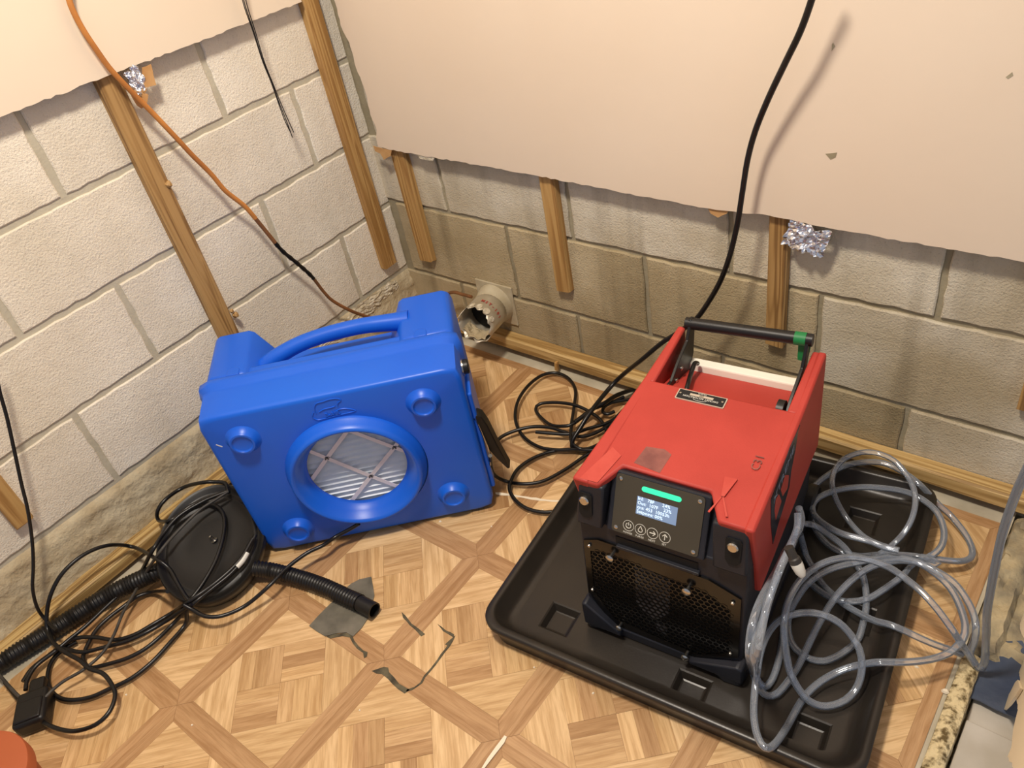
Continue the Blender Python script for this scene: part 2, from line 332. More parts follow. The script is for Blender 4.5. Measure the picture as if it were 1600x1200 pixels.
# rough parged footing at the left wall: a displaced slab that swells towards the floor
m = MB(); ny, nz_ = 150, 18; vs = []
for i in range(ny + 1):
    for j in range(nz_ + 1):
        y = -2.4 * i / ny; t = j / nz_; z = 0.190 * t - 0.01
        x = 0.003 + 0.016 * (1 - t) ** 0.7 + 0.006 * noise.noise((y * 14, z * 40, 0)) + 0.004 * noise.noise((y * 50, z * 90, 5)); vs.append((x if j < nz_ else -0.004, y, z))
fs = [(i * (nz_ + 1) + j, i * (nz_ + 1) + j + 1, (i + 1) * (nz_ + 1) + j + 1, (i + 1) * (nz_ + 1) + j) for i in range(ny) for j in range(nz_)]
m.add(vs, fs); m.build('footing', MT['parge'], wl, smooth=60)
# white crumbly efflorescence in the left corner
m = MB(); vs = []; N1, N2 = 40, 12
for i in range(N1 + 1):
    for j in range(N2 + 1):
        s = i / N1; t = j / N2; y = -0.06 - 0.42 * s; wdt = 0.034 * math.sin(math.pi * min(1, s * 1.1 + 0.08)) ** 0.6 * (1 + 0.5 * noise.noise((s * 9, 0, 3)))
        z = 0.168 - 0.03 * s + (t - 0.5) * wdt * 1.6 + 0.006 * noise.noise((s * 22, 1, 9)); h = 0.004 * math.sin(math.pi * t) + 0.006 * noise.noise((s * 60, t * 10, 2)) + 0.003 * noise.noise((s * 150, t * 22, 2))
        vs.append((0.004 + h + 0.003, y, z))
m.add(vs, [(i * (N2 + 1) + j, (i + 1) * (N2 + 1) + j, (i + 1) * (N2 + 1) + j + 1, i * (N2 + 1) + j + 1) for i in range(N1) for j in range(N2)])
tag(m.build('efflorescence', MT['efflo'], wl), 'white crumbly deposit on the wall foot')
tag(MB().box(-0.15, 2.3, -2.7, 0.15, 2.4, 2.45).build('ceiling', MT['ceil']), kind='structure')

# ------------------------------------------------------------------ floor slab and parquet-print tiles
fl = tag(MB().box(-0.01, 1.668, -2.7, 0.01, -0.06, -0.0022).box(1.668, 2.3, -2.7, 0.01, -0.10, -0.05).build('floor', MT['concrete']), kind='structure')
T = 0.29776; X0 = 0.46972; Y0 = -0.05438
def clip(poly, a, b, c):   # keep a*x+b*y<=c
    out = []
    for i in range(len(poly)):
        p, q = poly[i], poly[(i + 1) % len(poly)]; dp = a * p[0] + b * p[1] - c; dq = a * q[0] + b * q[1] - c
        if dp <= 0: out.append(p)
        if dp * dq < 0: t = dp / (dp - dq); out.append((p[0] + (q[0] - p[0]) * t, p[1] + (q[1] - p[1]) * t))
    return out
def tile_pieces(rnd):
    b = 0.0245; s = T - 2 * b; c = T / 2; P = []
    def tone(base, v=10): d = rnd.uniform(-v, v); return lin(tuple(max(0, min(255, x + d)) for x in base))
    strip = (192, 152, 108); light = (228, 192, 142); fing = [(222, 184, 132), (204, 166, 118), (190, 150, 104), (214, 176, 126)]
    g = 0.0
    P.append(([(0, 0), (T, 0), (T - b, b), (b, b)], 0, tone(strip, 6)))
    P.append(([(T, 0), (T, T), (T - b, T - b), (T - b, b)], 90, tone(strip, 6)))
    P.append(([(T, T), (0, T), (b, T - b), (T - b, T - b)], 0, tone(strip, 6)))
    P.append(([(0, T), (0, 0), (b, b), (b, T - b)], 90, tone(strip, 6)))
    lo, hi = b, T - b
    P.append(([(lo, lo), (c, lo), (lo, c)], -45, tone(light))); P.append(([(hi, lo), (hi, c), (c, lo)], 45, tone(light)))
    P.append(([(hi, hi), (c, hi), (hi, c)], -45, tone(light))); P.append(([(lo, hi), (lo, c), (c, hi)], 45, tone(light)))
    h = s / (2 * math.sqrt(2)); r2 = math.sqrt(0.5)
    def w2(a, q): return (c + (a - q) * r2, c + (a + q) * r2)     # a along (1,1), q along (-1,1)
    for qa in (0, 1):
        for qb in (0, 1):
            a0, b0 = (qa - 1) * h, (qb - 1) * h
            for k in range(3):
                if (qa + qb) % 2 == 0:
                    P.append(([w2(a0, b0 + k * h / 3), w2(a0 + h, b0 + k * h / 3), w2(a0 + h, b0 + (k + 1) * h / 3), w2(a0, b0 + (k + 1) * h / 3)], 45, tone(rnd.choice(fing))))
                else:
                    P.append(([w2(a0 + k * h / 3, b0), w2(a0 + (k + 1) * h / 3, b0), w2(a0 + (k + 1) * h / 3, b0 + h), w2(a0 + k * h / 3, b0 + h)], 135, tone(rnd.choice(fing))))
    return P
def tile_mesh(clips, seed):
    rnd = random.Random(seed); V = []; F = []; UV = []; TN = []
    for poly, ang, tn in tile_pieces(rnd):
        for cl in clips: poly = clip(poly, *cl)
        if len(poly) < 3: continue
        cx = sum(p[0] for p in poly) / len(poly); cy = sum(p[1] for p in poly) / len(poly)
        q = []
        for p in poly:
            d = math.hypot(p[0] - cx, p[1] - cy) or 1; k = max(0, 1 - 0.00035 / d); q.append((cx + (p[0] - cx) * k, cy + (p[1] - cy) * k))
        a = math.radians(ang); ou, ov = rnd.uniform(0, 50), rnd.uniform(0, 50); n = len(q); b0 = len(V)
        uvw = lambda p: (math.cos(a) * p[0] + math.sin(a) * p[1] + ou, -math.sin(a) * p[0] + math.cos(a) * p[1] + ov)
        V += [(x, y, -0.0016) for x, y in q] + [(x, y, 0.0) for x, y in q]
        fs = [tuple(range(b0 + n, b0 + 2 * n))] + [(b0 + i, b0 + (i + 1) % n, b0 + n + (i + 1) % n, b0 + n + i) for i in range(n)]
        for f in fs:
            F.append(f)
            for i in f: UV.append(uvw(V[i])); TN.append(tn)
    # the tile's backing sheet
    sq = [(0.0002, 0.0002), (T - 0.0002, 0.0002), (T - 0.0002, T - 0.0002), (0.0002, T - 0.0002)]
    for cl in clips: sq = clip(sq, *cl)
    b0 = len(V); n = len(sq); V += [(x, y, -0.0009) for x, y in sq]; F.append(tuple(range(b0, b0 + n)))
    for p in sq: UV.append((p[0], p[1])); TN.append(lin((150, 108, 68)))
    me = bpy.data.meshes.new('floor_tile'); me.from_pydata(V, [], F); ul = me.uv_layers.new(name='grain'); ca = me.color_attributes.new('tone', 'FLOAT_COLOR', 'CORNER')
    me.uv_layers['grain'].data.foreach_set('uv', [c for q in UV for c in q]); me.color_attributes['tone'].data.foreach_set('color', [c for q in TN for c in q])
    me.materials.append(MT['vinyl']); me.update(); return me
variants = [tile_mesh([], s) for s in range(5)]
rnd = random.Random(3)
for j in range(-1, -8, -1):
    for i in range(-2, 4):
        x, y = X0 + i * T, Y0 + j * T
        me = tile_mesh([(-1, 0, -(0.085 - x))], 50 + j) if i == -2 else variants[(i * 2 + j * 3) % 5]
        o = bpy.data.objects.new('floor_tile', me); COL.objects.link(o); o.location = (x, y, 0.0); o.parent = fl
# torn vinyl: loose patch, bare underlay showing in the tears
def flat(name, uv, z, th, mtl, parent=None, jit=0.0, step=0.02, seed=1, bevel=0):
    P = [at(u, v, 2, z)[:2] for u, v in uv]
    if jit: P = jitter_poly(P, step, jit, random.Random(seed))
    ar = sum(P[i][0] * P[(i + 1) % len(P)][1] - P[(i + 1) % len(P)][0] * P[i][1] for i in range(len(P)))
    if ar < 0: P = P[::-1]
    return MB().prism(P, lambda p: (p[0], p[1], z - th), lambda p: (p[0], p[1], z)).build(name, mtl, parent, bevel=bevel)
for n_, uv in enumerate([
        [(627, 956), (634, 962), (643, 974), (655, 983), (664, 991), (658, 994), (651, 987), (640, 977), (630, 965)],
        [(683, 975), (690, 979), (697, 985), (710, 991), (709, 996), (700, 990), (692, 986)],
        [(711, 993), (708, 1002), (695, 1019), (680, 1040), (664, 1058), (660, 1067), (652, 1073), (644, 1078), (634, 1081), (636, 1077), (648, 1073), (657, 1066), (662, 1056), (678, 1037), (693, 1016), (706, 999), (699, 1009), (695, 1007)],
        [(510, 995), (521, 990), (540, 989), (551, 993), (553, 1000), (560, 1009), (568, 1016), (574, 1019), (573, 1026), (569, 1028), (567, 1020), (558, 1013), (551, 1005), (546, 996), (535, 994), (516, 998)],
        [(581, 1048), (590, 1045), (600, 1042), (606, 1043), (608, 1050), (616, 1058), (624, 1068), (633, 1074), (640, 1078), (632, 1083), (622, 1077), (612, 1068), (606, 1060), (596, 1053), (588, 1052)],
        [(774, 769), (800, 772), (830, 777), (862, 781), (880, 783), (880, 785), (860, 784), (828, 780), (800, 775), (774, 772)]]):
    tag(flat('floor_tear', uv, 0.0008, 0.0006, MT['crack'] if n_ < 5 else MT['chip'], fl, jit=0.0012, step=0.01, seed=n_))
tag(flat('lifted_sliver', [(788, 1149), (792, 1151), (788, 1160), (774, 1178), (757, 1200), (750, 1204), (762, 1184), (775, 1166)], 0.003, 0.002, MT['chip'], fl), 'cream sliver of lifted flooring')
tag(flat('duct_tape_patch', [(483, 978), (497, 962), (515, 944), (548, 912), (561, 905), (580, 901), (585, 930), (577, 962), (565, 981), (552, 994), (541, 988), (526, 989), (508, 994)], 0.0022, 0.0012, MT['duct_tape'], jit=0.0008),
    'grey duct tape piece stuck on the floor under the hose end', 'tape')

# ------------------------------------------------------------------ right edge: rough curb, concrete channel, wet sheet, pipe
m = MB(); vs = []; N1, N2 = 120, 8
for i in range(N1 + 1):
    for j in range(N2 + 1):
        y = -0.38 - 1.9 * i / N1; t = j / N2; x = 1.668 + 0.034 * t + 0.003 * noise.noise((y * 30, t * 2, 1))
        z = -0.004 + 0.010 * math.sin(math.pi * (0.15 + 0.75 * t)) + 0.004 * noise.noise((y * 45, t * 4, 7)) - (0.05 if j == N2 else 0); vs.append((x, y, z))
m.add(vs, [(i * (N2 + 1) + j, (i + 1) * (N2 + 1) + j, (i + 1) * (N2 + 1) + j + 1, i * (N2 + 1) + j + 1) for i in range(N1) for j in range(N2)])
tag(m.build('trim_1', MT['curb'], smooth=50), kind='structure')
m = MB(); m.box(1.704, 2.3, -2.4, -0.49, -0.06, -0.018).box(1.704, 2.3, -0.49, 0.0, -0.06, -0.03)
m.build('channel_bed', MT['channel'], fl, bevel=0.003)
m = MB(); vs = []; N1, N2 = 36, 22
for i in range(N1 + 1):
    for j in range(N2 + 1):
        y = -0.02 - 0.35 * i / N1; x = 1.664 + 0.20 * j / N2 + 0.004 * noise.noise((y * 40, 0, 4)); h = noise.noise((x * 26, y * 26, 1)) + 0.8 * noise.noise((x * 70, y * 70, 2)) + 0.5 * noise.noise((x * 160, y * 160, 3))
        z = (0.0 + 0.012 * h + (0.006 if j < 6 else -0.012)) if 0 < i < N1 and 0 < j < N2 else -0.03; vs.append((x, y, z))
m.add(vs, [(i * (N2 + 1) + j, (i + 1) * (N2 + 1) + j, (i + 1) * (N2 + 1) + j + 1, i * (N2 + 1) + j + 1) for i in range(N1) for j in range(N2)])
m.build('broken_edge', MT['rubble'], fl, smooth=40)
flat_uv = [(1497, 1058), (1518, 1040), (1548, 1003), (1600, 1000), (1625, 1040), (1620, 1110), (1585, 1120), (1556, 1108), (1530, 1094), (1512, 1088)]
tag(flat('plastic_sheet', flat_uv, -0.012, 0.003, MT['wet'], jit=0.0012, step=0.02), 'dark blue wet plastic sheet lying in the concrete channel', 'plastic sheet')
pp = empty('drain_pipe', (1.764, -0.475, 0.20), 0, 'cream plastic pipe elbow with a round socket at the right wall', 'pipe')
MB().tube(smooth_path([(0, 0, 0.10), (0, 0, 0.04), (0.01, 0, 0.0), (0.04, 0, -0.03), (0.09, 0, -0.035), (0.3, 0, -0.035)], 0.01), 0.028, 24).build('pipe_body', MT['pvc'], pp, smooth=40)
MB().lathe([(0.030, 0.05), (0.038, 0.055), (0.038, 0.115), (0.032, 0.118), (0.028, 0.115), (0.028, 0.055)], (0, 0, 0), (0, 0, 1), 28, closed=True).build('socket', MT['pvc'], pp, smooth=40)
# torn drywall at the right edge, standing at the side of the channel
P = [(1585, 1200), (1574, 1183), (1580, 1168), (1583, 1140), (1590, 1110), (1588, 1085), (1594, 1062), (1592, 1050), (1598, 1035), (1608, 1015), (1700, 1000), (1700, 1300), (1590, 1260)]
Q = [at(u, v, 0, 1.752) for u, v in P]; Q = [(q[1], q[2]) for q in Q]
m = MB().prism(jitter_poly(Q, 0.02, 0.0015, random.Random(4)), lambda p: (1.765, p[0], p[1]), lambda p: (1.752, p[0], p[1]))
dp = tag(m.build('drywall_scrap', MT['pvc']), 'torn cream drywall edge hanging over the concrete channel', 'drywall')
P = [(1560, 1108), (1568, 1096), (1578, 1082), (1586, 1066), (1590, 1062), (1594, 1075), (1588, 1085), (1577, 1100), (1566, 1111)]
Q = [at(u, v, 0, 1.748) for u, v in P]
MB().prism([(q[1], q[2]) for q in Q], lambda p: (1.7515, p[0], p[1]), lambda p: (1.748, p[0], p[1])).build('torn_flap', MT['pvc'], dp)

# ------------------------------------------------------------------ furring strips, battens
def furring(name, side, a0, a1, z0, label, mtl='woodz', th=0.020, z1=2.4, chips=None, split=False):
    m = MB()
    c = 0.004
    P = [(a0 + c, 0), (a0, 0), (a0, th - c), (a0 + c, th), (a1 - c, th), (a1, th - c), (a1, 0)]
    P = [(a0, 0.0005), (a0, th - c), (a0 + c, th), (a1 - c, th), (a1, th - c), (a1, 0.0005)]
    rr = random.Random(len(label))
    if side == 'l': f = lambda z: (lambda p: (p[1], -p[0], z + (rr.uniform(-0.003, 0.003) if z < 1 else 0)))
    else: f = lambda z: (lambda p: (p[0], -p[1], z + (rr.uniform(-0.003, 0.003) if z < 1 else 0)))
    m.prism(P, f(z0), f(z1)); return tag(m.build(name, MT[mtl]), label, 'wood strip', 'furring strips on the block walls')
furring('furring_strip', 'l', 0.585, 0.634, 0.10, 'weathered furring strip on left wall behind the blue machine', 'woodz2', 0.0200)
furring('furring_strip', 'l', 0.045, 0.095, 0.236, 'wooden furring strip on left wall beside the room corner', 'woodz', 0.0200)
furring('furring_strip', 'l', 1.186, 1.226, 0.25, 'furring strip on left wall whose grained end hangs behind black cord', 'woodz', 0.0200)
furring('furring_strip', 'b', 0.088, 0.141, 0.245, 'shorter furring strip on back wall beside the room corner', 'woodz', 0.0200)
furring('furring_strip', 'b', 0.580, 0.624, 0.262, 'furring strip on back wall above right of the vent hood', 'woodz', 0.0200)
furring('furring_strip', 'b', 1.137, 1.176, 0.262, 'dark-edged furring strip on back wall behind the machine handle', 'woodz2', 0.0200)
furring('furring_strip', 'b', 1.618, 1.662, 0.262, 'furring strip end just showing at the far end of back wall', 'woodz2', 0.0200)
for (u, v, s) in [(263, 288, 0.009), (368, 492, 0.009), (362, 486, 0.006)]:
    p = at(u, v, 0, 0.02); kn = MB(); kn.lathe([(0.001, -s), (s * 0.7, -s * 0.5), (s, 0), (s * 0.6, s * 0.6), (0.001, s)], p, (0.3, 0.5, 1), 7); kn.build('splinter', MT['woodz2'], bpy.data.objects['furring_strip'])
# battens along the foot of the walls
def batten(name, poly, along, a0, a1, mtl, label):
    m = MB(); n = 40; vs = []; k = len(poly)
    for i in range(n + 1):
        a = a0 + (a1 - a0) * i / n; jx = 0.0012 * noise.noise((a * 9, 1, 0)); jz = 0.0012 * noise.noise((a * 9, 5, 0))
        for (o, z) in poly: vs.append((a, -(o + jx), z + jz) if along == 'x' else (o + jx, -a, z + jz))
    fs = [(i * k + j, i * k + (j + 1) % k, (i + 1) * k + (j + 1) % k, (i + 1) * k + j) for i in range(n) for j in range(k)] + [tuple(range(k)), tuple(range(n * k, n * k + k))[::-1]]
    if along == 'y': fs = [f[::-1] for f in fs]
    m.add(vs, fs); return tag(m.build(name, MT[mtl], smooth=30), label, 'wood batten')
b1 = batten('wood_batten', [(0.002, 0.022), (0.002, 0.060), (0.030, 0.059), (0.035, 0.055), (0.036, 0.026), (0.033, 0.022)], 'x', 0.03, 2.2, 'woodx', 'long treated wood batten along the foot of the back wall')
b2 = batten('wood_batten', [(0.010, 0.010), (0.010, 0.045), (0.048, 0.043), (0.053, 0.038), (0.054, 0.014), (0.050, 0.010)], 'y', 0.05, 2.3, 'woody', 'long treated wood batten along the foot of the left wall')
pz = at(870, 566, 1, -0.04)
MB().hexa([(pz[0] - 0.005, -0.038, 0.012), (pz[0] + 0.004, -0.038, 0.010), (pz[0] + 0.005, -0.050, 0.012), (pz[0] - 0.004, -0.050, 0.013), (pz[0] - 0.004, -0.038, 0.036), (pz[0] + 0.003, -0.038, 0.038), (pz[0] + 0.004, -0.046, 0.034), (pz[0] - 0.004, -0.046, 0.036)]).build('splinter', MT['woodz'], b1)

# ------------------------------------------------------------------ painted drywall sheets
def panel(name, side, P, label, mtl, seed):
    r = random.Random(seed)
    Q = []
    for i in range(len(P)):
        a, b = P[i], P[(i + 1) % len(P)]
        if (a[1] > 2.3 and b[1] > 2.3) or a[0] == b[0] and a[0] > 2.1: Q.append(a); continue
        n_ = max(1, int(math.dist(a, b) / 0.012)); up = max(a[1], b[1]) > 2.3
        for k in range(n_):
            t = k / n_; q = (a[0] + (b[0] - a[0]) * t, a[1] + (b[1] - a[1]) * t)
            Q.append(q if (k == 0 or q[1] > 1.5) else (q[0] + r.uniform(-0.0022, 0.0022) * (1 if up or abs(a[0] - b[0]) < 0.03 else 0), q[1] + r.uniform(-0.0018, 0.0018) * (1 if abs(a[0] - b[0]) > 0.03 else 0)))
    mp = (lambda d: (lambda p: (d, -p[0], p[1]))) if side == 'l' else (lambda d: (lambda p: (p[0], -d, p[1])))
    n = len(Q); m = MB(); f0, f1 = mp(0.0205 if side == 'l' else 0.0215), mp(0.034)
    ff = [(i, (i + 1) % n, n + (i + 1) % n, n + i) for i in range(n)]
    m.add([f0(p) for p in Q] + [f1(p) for p in Q], [tuple(range(n))[::-1]] + ff, 1)
    m.v += [f1(p) for p in Q]; m.f.append(tuple(range(2 * n, 3 * n))); m.m.append(0)
    if side == 'l': m.f = [f[::-1] for f in m.f]
    return tag(m.build(name, [MT[mtl], MT['gypsum']]), label, 'drywall')
pl_ = panel('drywall_sheet', 'l', [(0.108, 2.4), (0.108, 0.975), (0.35, 0.98), (0.626, 0.987), (0.833, 0.992), (1.3, 1.0), (2.4, 1.0), (2.4, 2.4)], 'pale cream drywall sheet on left wall, cut off above the blocks', 'paint_l', 1)
pb_ = panel('drywall_sheet', 'b', [(0.066, 0.592), (0.10, 0.590), (0.2, 0.588), (0.40, 0.586), (0.593, 0.584), (0.8, 0.578), (1.009, 0.574), (1.15, 0.580), (1.298, 0.575), (1.572, 0.573), (2.2, 0.57), (2.2, 2.4), (0.050, 2.4), (0.050, 1.05), (0.060, 0.95), (0.056, 0.90), (0.070, 0.86), (0.068, 0.80), (0.078, 0.74), (0.072, 0.68), (0.080, 0.64), (0.070, 0.62)], 'wide pinkish drywall sheet on back wall with a ragged lower edge', 'paint', 2)
# torn paper bits on the sheet's edge, scuffs
def wall_patch(name, uv, ax, val, th, mtl, parent=None, jit=0.0, seed=0):
    Q = [at(u, v, ax, val) for u, v in uv]; i0 = 1 if ax == 0 else 0; P = [(q[i0], q[2]) for q in Q]
    if jit: P = jitter_poly(P, 0.01, jit, random.Random(seed))
    sg = -1 if ax == 0 else 1
    if ax == 0: return MB().prism(P, lambda p: (val - th, p[0], p[1]), lambda p: (val, p[0], p[1])).build(name, mtl, parent)
    return MB().prism(P, lambda p: (p[0], val + th, p[1]), lambda p: (p[0], val, p[1])).build(name, mtl, parent)
wall_patch('torn_paper', [(650, 240), (680, 244), (676, 252), (664, 250), (656, 248)], 1, -0.032, 0.001, MT['efflo'], pb_, 0.001)
wall_patch('torn_paper', [(583, 228), (612, 236), (610, 244), (600, 250), (594, 240), (586, 236)], 1, -0.037, 0.001, MT['paper'], pb_, 0.001)
wall_patch('torn_paper', [(1104, 322), (1140, 328), (1135, 334), (1122, 340), (1110, 334)], 1, -0.03, 0.002, MT['paper'], pb_, 0.001)
for q in [[(1290, 240), (1308, 238), (1306, 246), (1297, 250)], [(1572, 120), (1582, 112), (1584, 118), (1574, 124)], [(1302, 66), (1305, 72), (1300, 80), (1299, 70)]]:
    wall_patch('scuff', q, 1, -0.0345, 0.0004, MT['mortar_b'], pb_, 0.0016, len(q))

# ------------------------------------------------------------------ foil with torn paper
def foil(name, c, su, sv, nu, ax, label, seed, drop=0):
    m = MB(); n = 26; vs = []; r = random.Random(seed); C = Vector(at(c[0], c[1], ax, nu)); 
    X = Vector((0, -1, 0)) if ax == 0 else Vector((1, 0, 0)); Nn = Vector((1, 0, 0)) if ax == 0 else Vector((0, -1, 0)); Z = Vector((0, 0, 1))
    for i in range(n + 1):
        for j in range(n + 1):
            a, b = i / n - 0.5, j / n - 0.5; w = 1 - 0.25 * abs(noise.noise((a * 5, b * 5, seed))); 
            h = 0.010 * noise.noise((a * 4, b * 4, seed + 9)) + 0.009 * abs(noise.noise((a * 9, b * 5, seed + 4))) + 0.002 * noise.noise((a * 22, b * 12, seed + 2)) + 0.012 * (0.25 - a * a)
            vs.append(C + X * (a * su * w + 0.2 * su * b) + Z * (b * sv * w - 0.25 * sv * a) + Nn * h)
    m.add(vs, [(i * (n + 1) + j, (i + 1) * (n + 1) + j, (i + 1) * (n + 1) + j + 1, i * (n + 1) + j + 1) for i in range(n) for j in range(n)])
    o = m.build(name, MT['foil']); sd = o.modifiers.new('s', 'SOLIDIFY'); sd.thickness = 0.0006
    return tag(o, label, 'foil')
foil('foil_wad', (1260, 372), 0.082, 0.062, -0.030, 1, 'crumpled silver foil poking out beneath the back wall drywall sheet', 3)
f2 = foil('foil_wad', (212, 124), 0.034, 0.052, 0.030, 0, 'small silver foil piece beside torn brown paper on left wall', 8)
for uv in ([(222, 106), (236, 100), (240, 118), (244, 133), (232, 136), (226, 146), (221, 143), (224, 130)], [(200, 134), (207, 140), (222, 143), (232, 148), (230, 160), (222, 170), (214, 165), (206, 152)]):
    wall_patch('torn_kraft_paper', uv, 0, 0.036, 0.001, MT['paper'], f2, 0.0008)

# ------------------------------------------------------------------ vent hood and pipe on the back wall
vh = empty('vent_hood', (0.346, 0, 0.152), 0, 'metal vent pipe stub on a square flange low on back wall', 'vent')
m = MB(); m.box(-0.064, 0.066, -0.006, 0.0, -0.062, 0.064); m.build('flange', MT['smoke'], vh, bevel=0.002)
m = MB(); m.lathe([(0.060, 0.0), (0.058, 0.012), (0.053, 0.030), (0.051, 0.042), (0.046, 0.042), (0.046, 0.0)], (0, -0.004, 0), (0.12, -1, 0), 32, closed=True); m.build('collar', MT['smoke'], vh, smooth=40)
m = MB(); n = 48; R = 0.050; vs = []; ax = Vector((0.16, -1, 0.03)).normalized(); u = Vector((1, 0.16, 0)).normalized(); v = u.cross(ax).normalized()
Ls = [0.0, 0.03, 0.055, 0.062, 0.075]
for k, h in enumerate(Ls + [0.09]):
    for j in range(n):
        a = 2 * math.pi * j / n; hh = h
        if h > 0.08: hh = 0.098 + 0.014 * noise.noise((math.cos(a) * 3, math.sin(a) * 3, 2)) - (0.016 if 3.6 < a < 5.8 else 0) + 0.006 * math.sin(a * 9)
        rr = R * (1 + (0.02 if k == 3 else 0) + (0.05 * noise.noise((a * 2, h * 40, 1)) if h > 0.06 else 0)); vs.append(ax * hh + (u * math.cos(a) + v * math.sin(a)) * rr + Vector((0.004, -0.03, 0)))
m.add(vs, [(k * n + j, k * n + (j + 1) % n, (k + 1) * n + (j + 1) % n, (k + 1) * n + j) for k in range(len(Ls)) for j in range(n)])
o = m.build('pipe_stub', MT['alu'], vh, smooth=50); s_ = o.modifiers.new('s', 'SOLIDIFY'); s_.thickness = 0.0015
MB().lathe([(0.002, 0.03), (0.046, 0.032)], (0.004, -0.03, 0), ax, 24).build('dark_bore', MT['dark'], vh)
m = MB(); vs = []
for i in range(17):
    for j in range(9):
        s = i / 16; a = math.radians(20 + 140 * s); t = j / 8
        vs.append(ax * (0.05 + 0.045 * t + 0.006 * noise.noise((s * 6, t * 5, 1))) + (u * math.cos(a) + v * math.sin(a)) * (0.047 - 0.016 * abs(noise.noise((s * 4, t * 3, 8)))) + Vector((0.004, -0.03, 0)))
m.add(vs, [(i * 9 + j, (i + 1) * 9 + j, (i + 1) * 9 + j + 1, i * 9 + j + 1) for i in range(16) for j in range(8)])
m.build('lint', MT['parge'], vh)
# patches of foil tape on the end, faded red lettering around the pipe
for k_, (a_, h_, s_) in enumerate([(-100, 0.074, 0.010), (-76, 0.072, 0.010), (-50, 0.074, 0.012), (-22, 0.078, 0.009)]):
    a = math.radians(a_); c0 = ax * h_ + (u * math.cos(a) + v * math.sin(a)) * (R + 0.0035) + Vector((0.004, -0.03, 0)); rad = (u * math.cos(a) + v * math.sin(a)); tn = ax.cross(rad)
    MB().prism([(math.cos(q) * s_, math.sin(q) * s_ * 0.8) for q in [i * 0.6283 for i in range(10)]], lambda p: c0 + ax * p[0] + tn * p[1] - rad * 0.004, lambda p: c0 + ax * p[0] + tn * p[1]).build('foil_dab', MT['efflo'], vh)
for i, ch in enumerate('MST-101'):
    a = math.radians(-80 + 12 * i); rad = (u * math.cos(a) + v * math.sin(a)); tn = (-u * math.sin(a) + v * math.cos(a)); c0 = ax * 0.046 + rad * (R + 0.0026) + Vector((0.004, -0.03, 0))
    text_mesh(ch, 0.013, MT['redprint'], 'lettering', vh, frame(c0, tn, -ax), extrude=0.0003, bold=0.0004)

# ------------------------------------------------------------------ orange cord on the left wall, thin black wires, hanging cords
oc = [(104, -30), (108, 0), (118, 25), (132, 50), (150, 77), (170, 105), (190, 127), (212, 150), (237, 175), (275, 215), (300, 242), (330, 272), (352, 298), (382, 322), (402, 345), (420, 367), (440, 391), (465, 412), (487, 432), (505, 455), (520, 470), (547, 485), (575, 495), (603, 499)]
pts = [at(u, v, 0, 0.05) for u, v in oc]
pts += [at(640, 500, 0, 0.08), at(680, 470, 1, -0.06), at(705, 457, 1, -0.045), at(722, 460, 1, -0.045), at(737, 464, 1, -0.05)]
sp = smooth_path(pts)
nspl = int(len(sp) * 0.40)
co = empty('extension_cord', pts[0], 0, 'orange-brown cord drooping across the left wall to the vent pipe', 'cord')
def lk(mb, name, mtl, par):   # keep world coordinates under a parent placed at its own location
    o = mb.build(name, mtl, par, smooth=60); o.location = [-c for c in par.location]; return o
lk(MB().tube(sp[:nspl], 0.0058), 'upper_run', MT['orange_cord'], co)
lk(MB().tube(sp[nspl - 1:int(len(sp) * 0.46)], 0.0054), 'middle_run', MT['brown_cord'], co)
lk(MB().tube(sp[int(len(sp) * 0.46) - 1:int(len(sp) * 0.56)], 0.0054, rf=lambda t, i: 0.0054 + 0.0008 * math.sin(i * 2.1)), 'taped_splice', MT['cord'], co)
lk(MB().tube(sp[int(len(sp) * 0.56) - 1:], 0.0046), 'lower_run', MT['brown_cord'], co)
def cord(name, paths, r, mtl, label, cat='cord', n=8, z=None, group=None):
    m = MB()
    for p in paths: m.tube(smooth_path(trace(p, z)), r, n)
    return tag(m.build(name, mtl, smooth=60), label, cat, group)
cord('black_cord', [[(105, -30, 0, 0.045), (112, 8, 0, 0.045), (121, 32, 0, 0.045), (131, 52, 0, 0.045), (140, 66, 0, 0.048)]], 0.0036, MT['cord'], 'short black cord beside the top of the orange cord')
for k_, (du, end) in enumerate([(0, (457, 215)), (3, (459, 207)), (-2, (455, 209))]):
    cord('thin_wire', [[(376 + du, -25, 0, 0.060), (383 + du, 8, 0, 0.058), (397 + du * 0.7, 50, 0, 0.055), (411 + du * 0.5, 95, 0, 0.052), (425 + du * 0.4, 130, 0, 0.052), (438 + du * 0.8, 165, 0, 0.053), (448 + du * 1.1, 190, 0, 0.055), (end[0], end[1], 0, 0.058)]],
         0.0011, MT['cord'], 'thin black wire hanging loose from the left drywall sheet', 'wire', 6, group='three thin black wires in one bundle')
hc = [(1285, -60, 1, -0.11), (1268, 0, 1, -0.10), (1250, 50, 1, -0.095), (1226, 100, 1, -0.09), (1200, 155, 1, -0.085), (1180, 205, 1, -0.08), (1168, 250, 1, -0.08), (1160, 300, 1, -0.08), (1152, 350, 1, -0.08), (1140, 400, 1, -0.085), (1125, 440, 1, -0.085), (1105, 475, 1, -0.085), (1086, 500, 1, -0.085), (1059, 520, 1, -0.085), (1034, 536, 1, -0.09), (1004, 561, 1, -0.10), (962, 596, 0.09), (924, 642, 0.07), (907, 668, 0.05), (894, 690, 0.03), (897, 701, 0.012), (913, 704, 0.010), (931, 699, 0.012), (950, 690, 0.012)]
C6 = [(898, 660, 0.03), (928, 638, 0.035), (946, 629, 0.035), (963, 618, 0.03), (990, 608, 0.02)]
cord('hanging_cable', [hc, C6], 0.0056, MT['cord'], 'thick black cord hanging down the back wall drywall to the floor')
C = {}
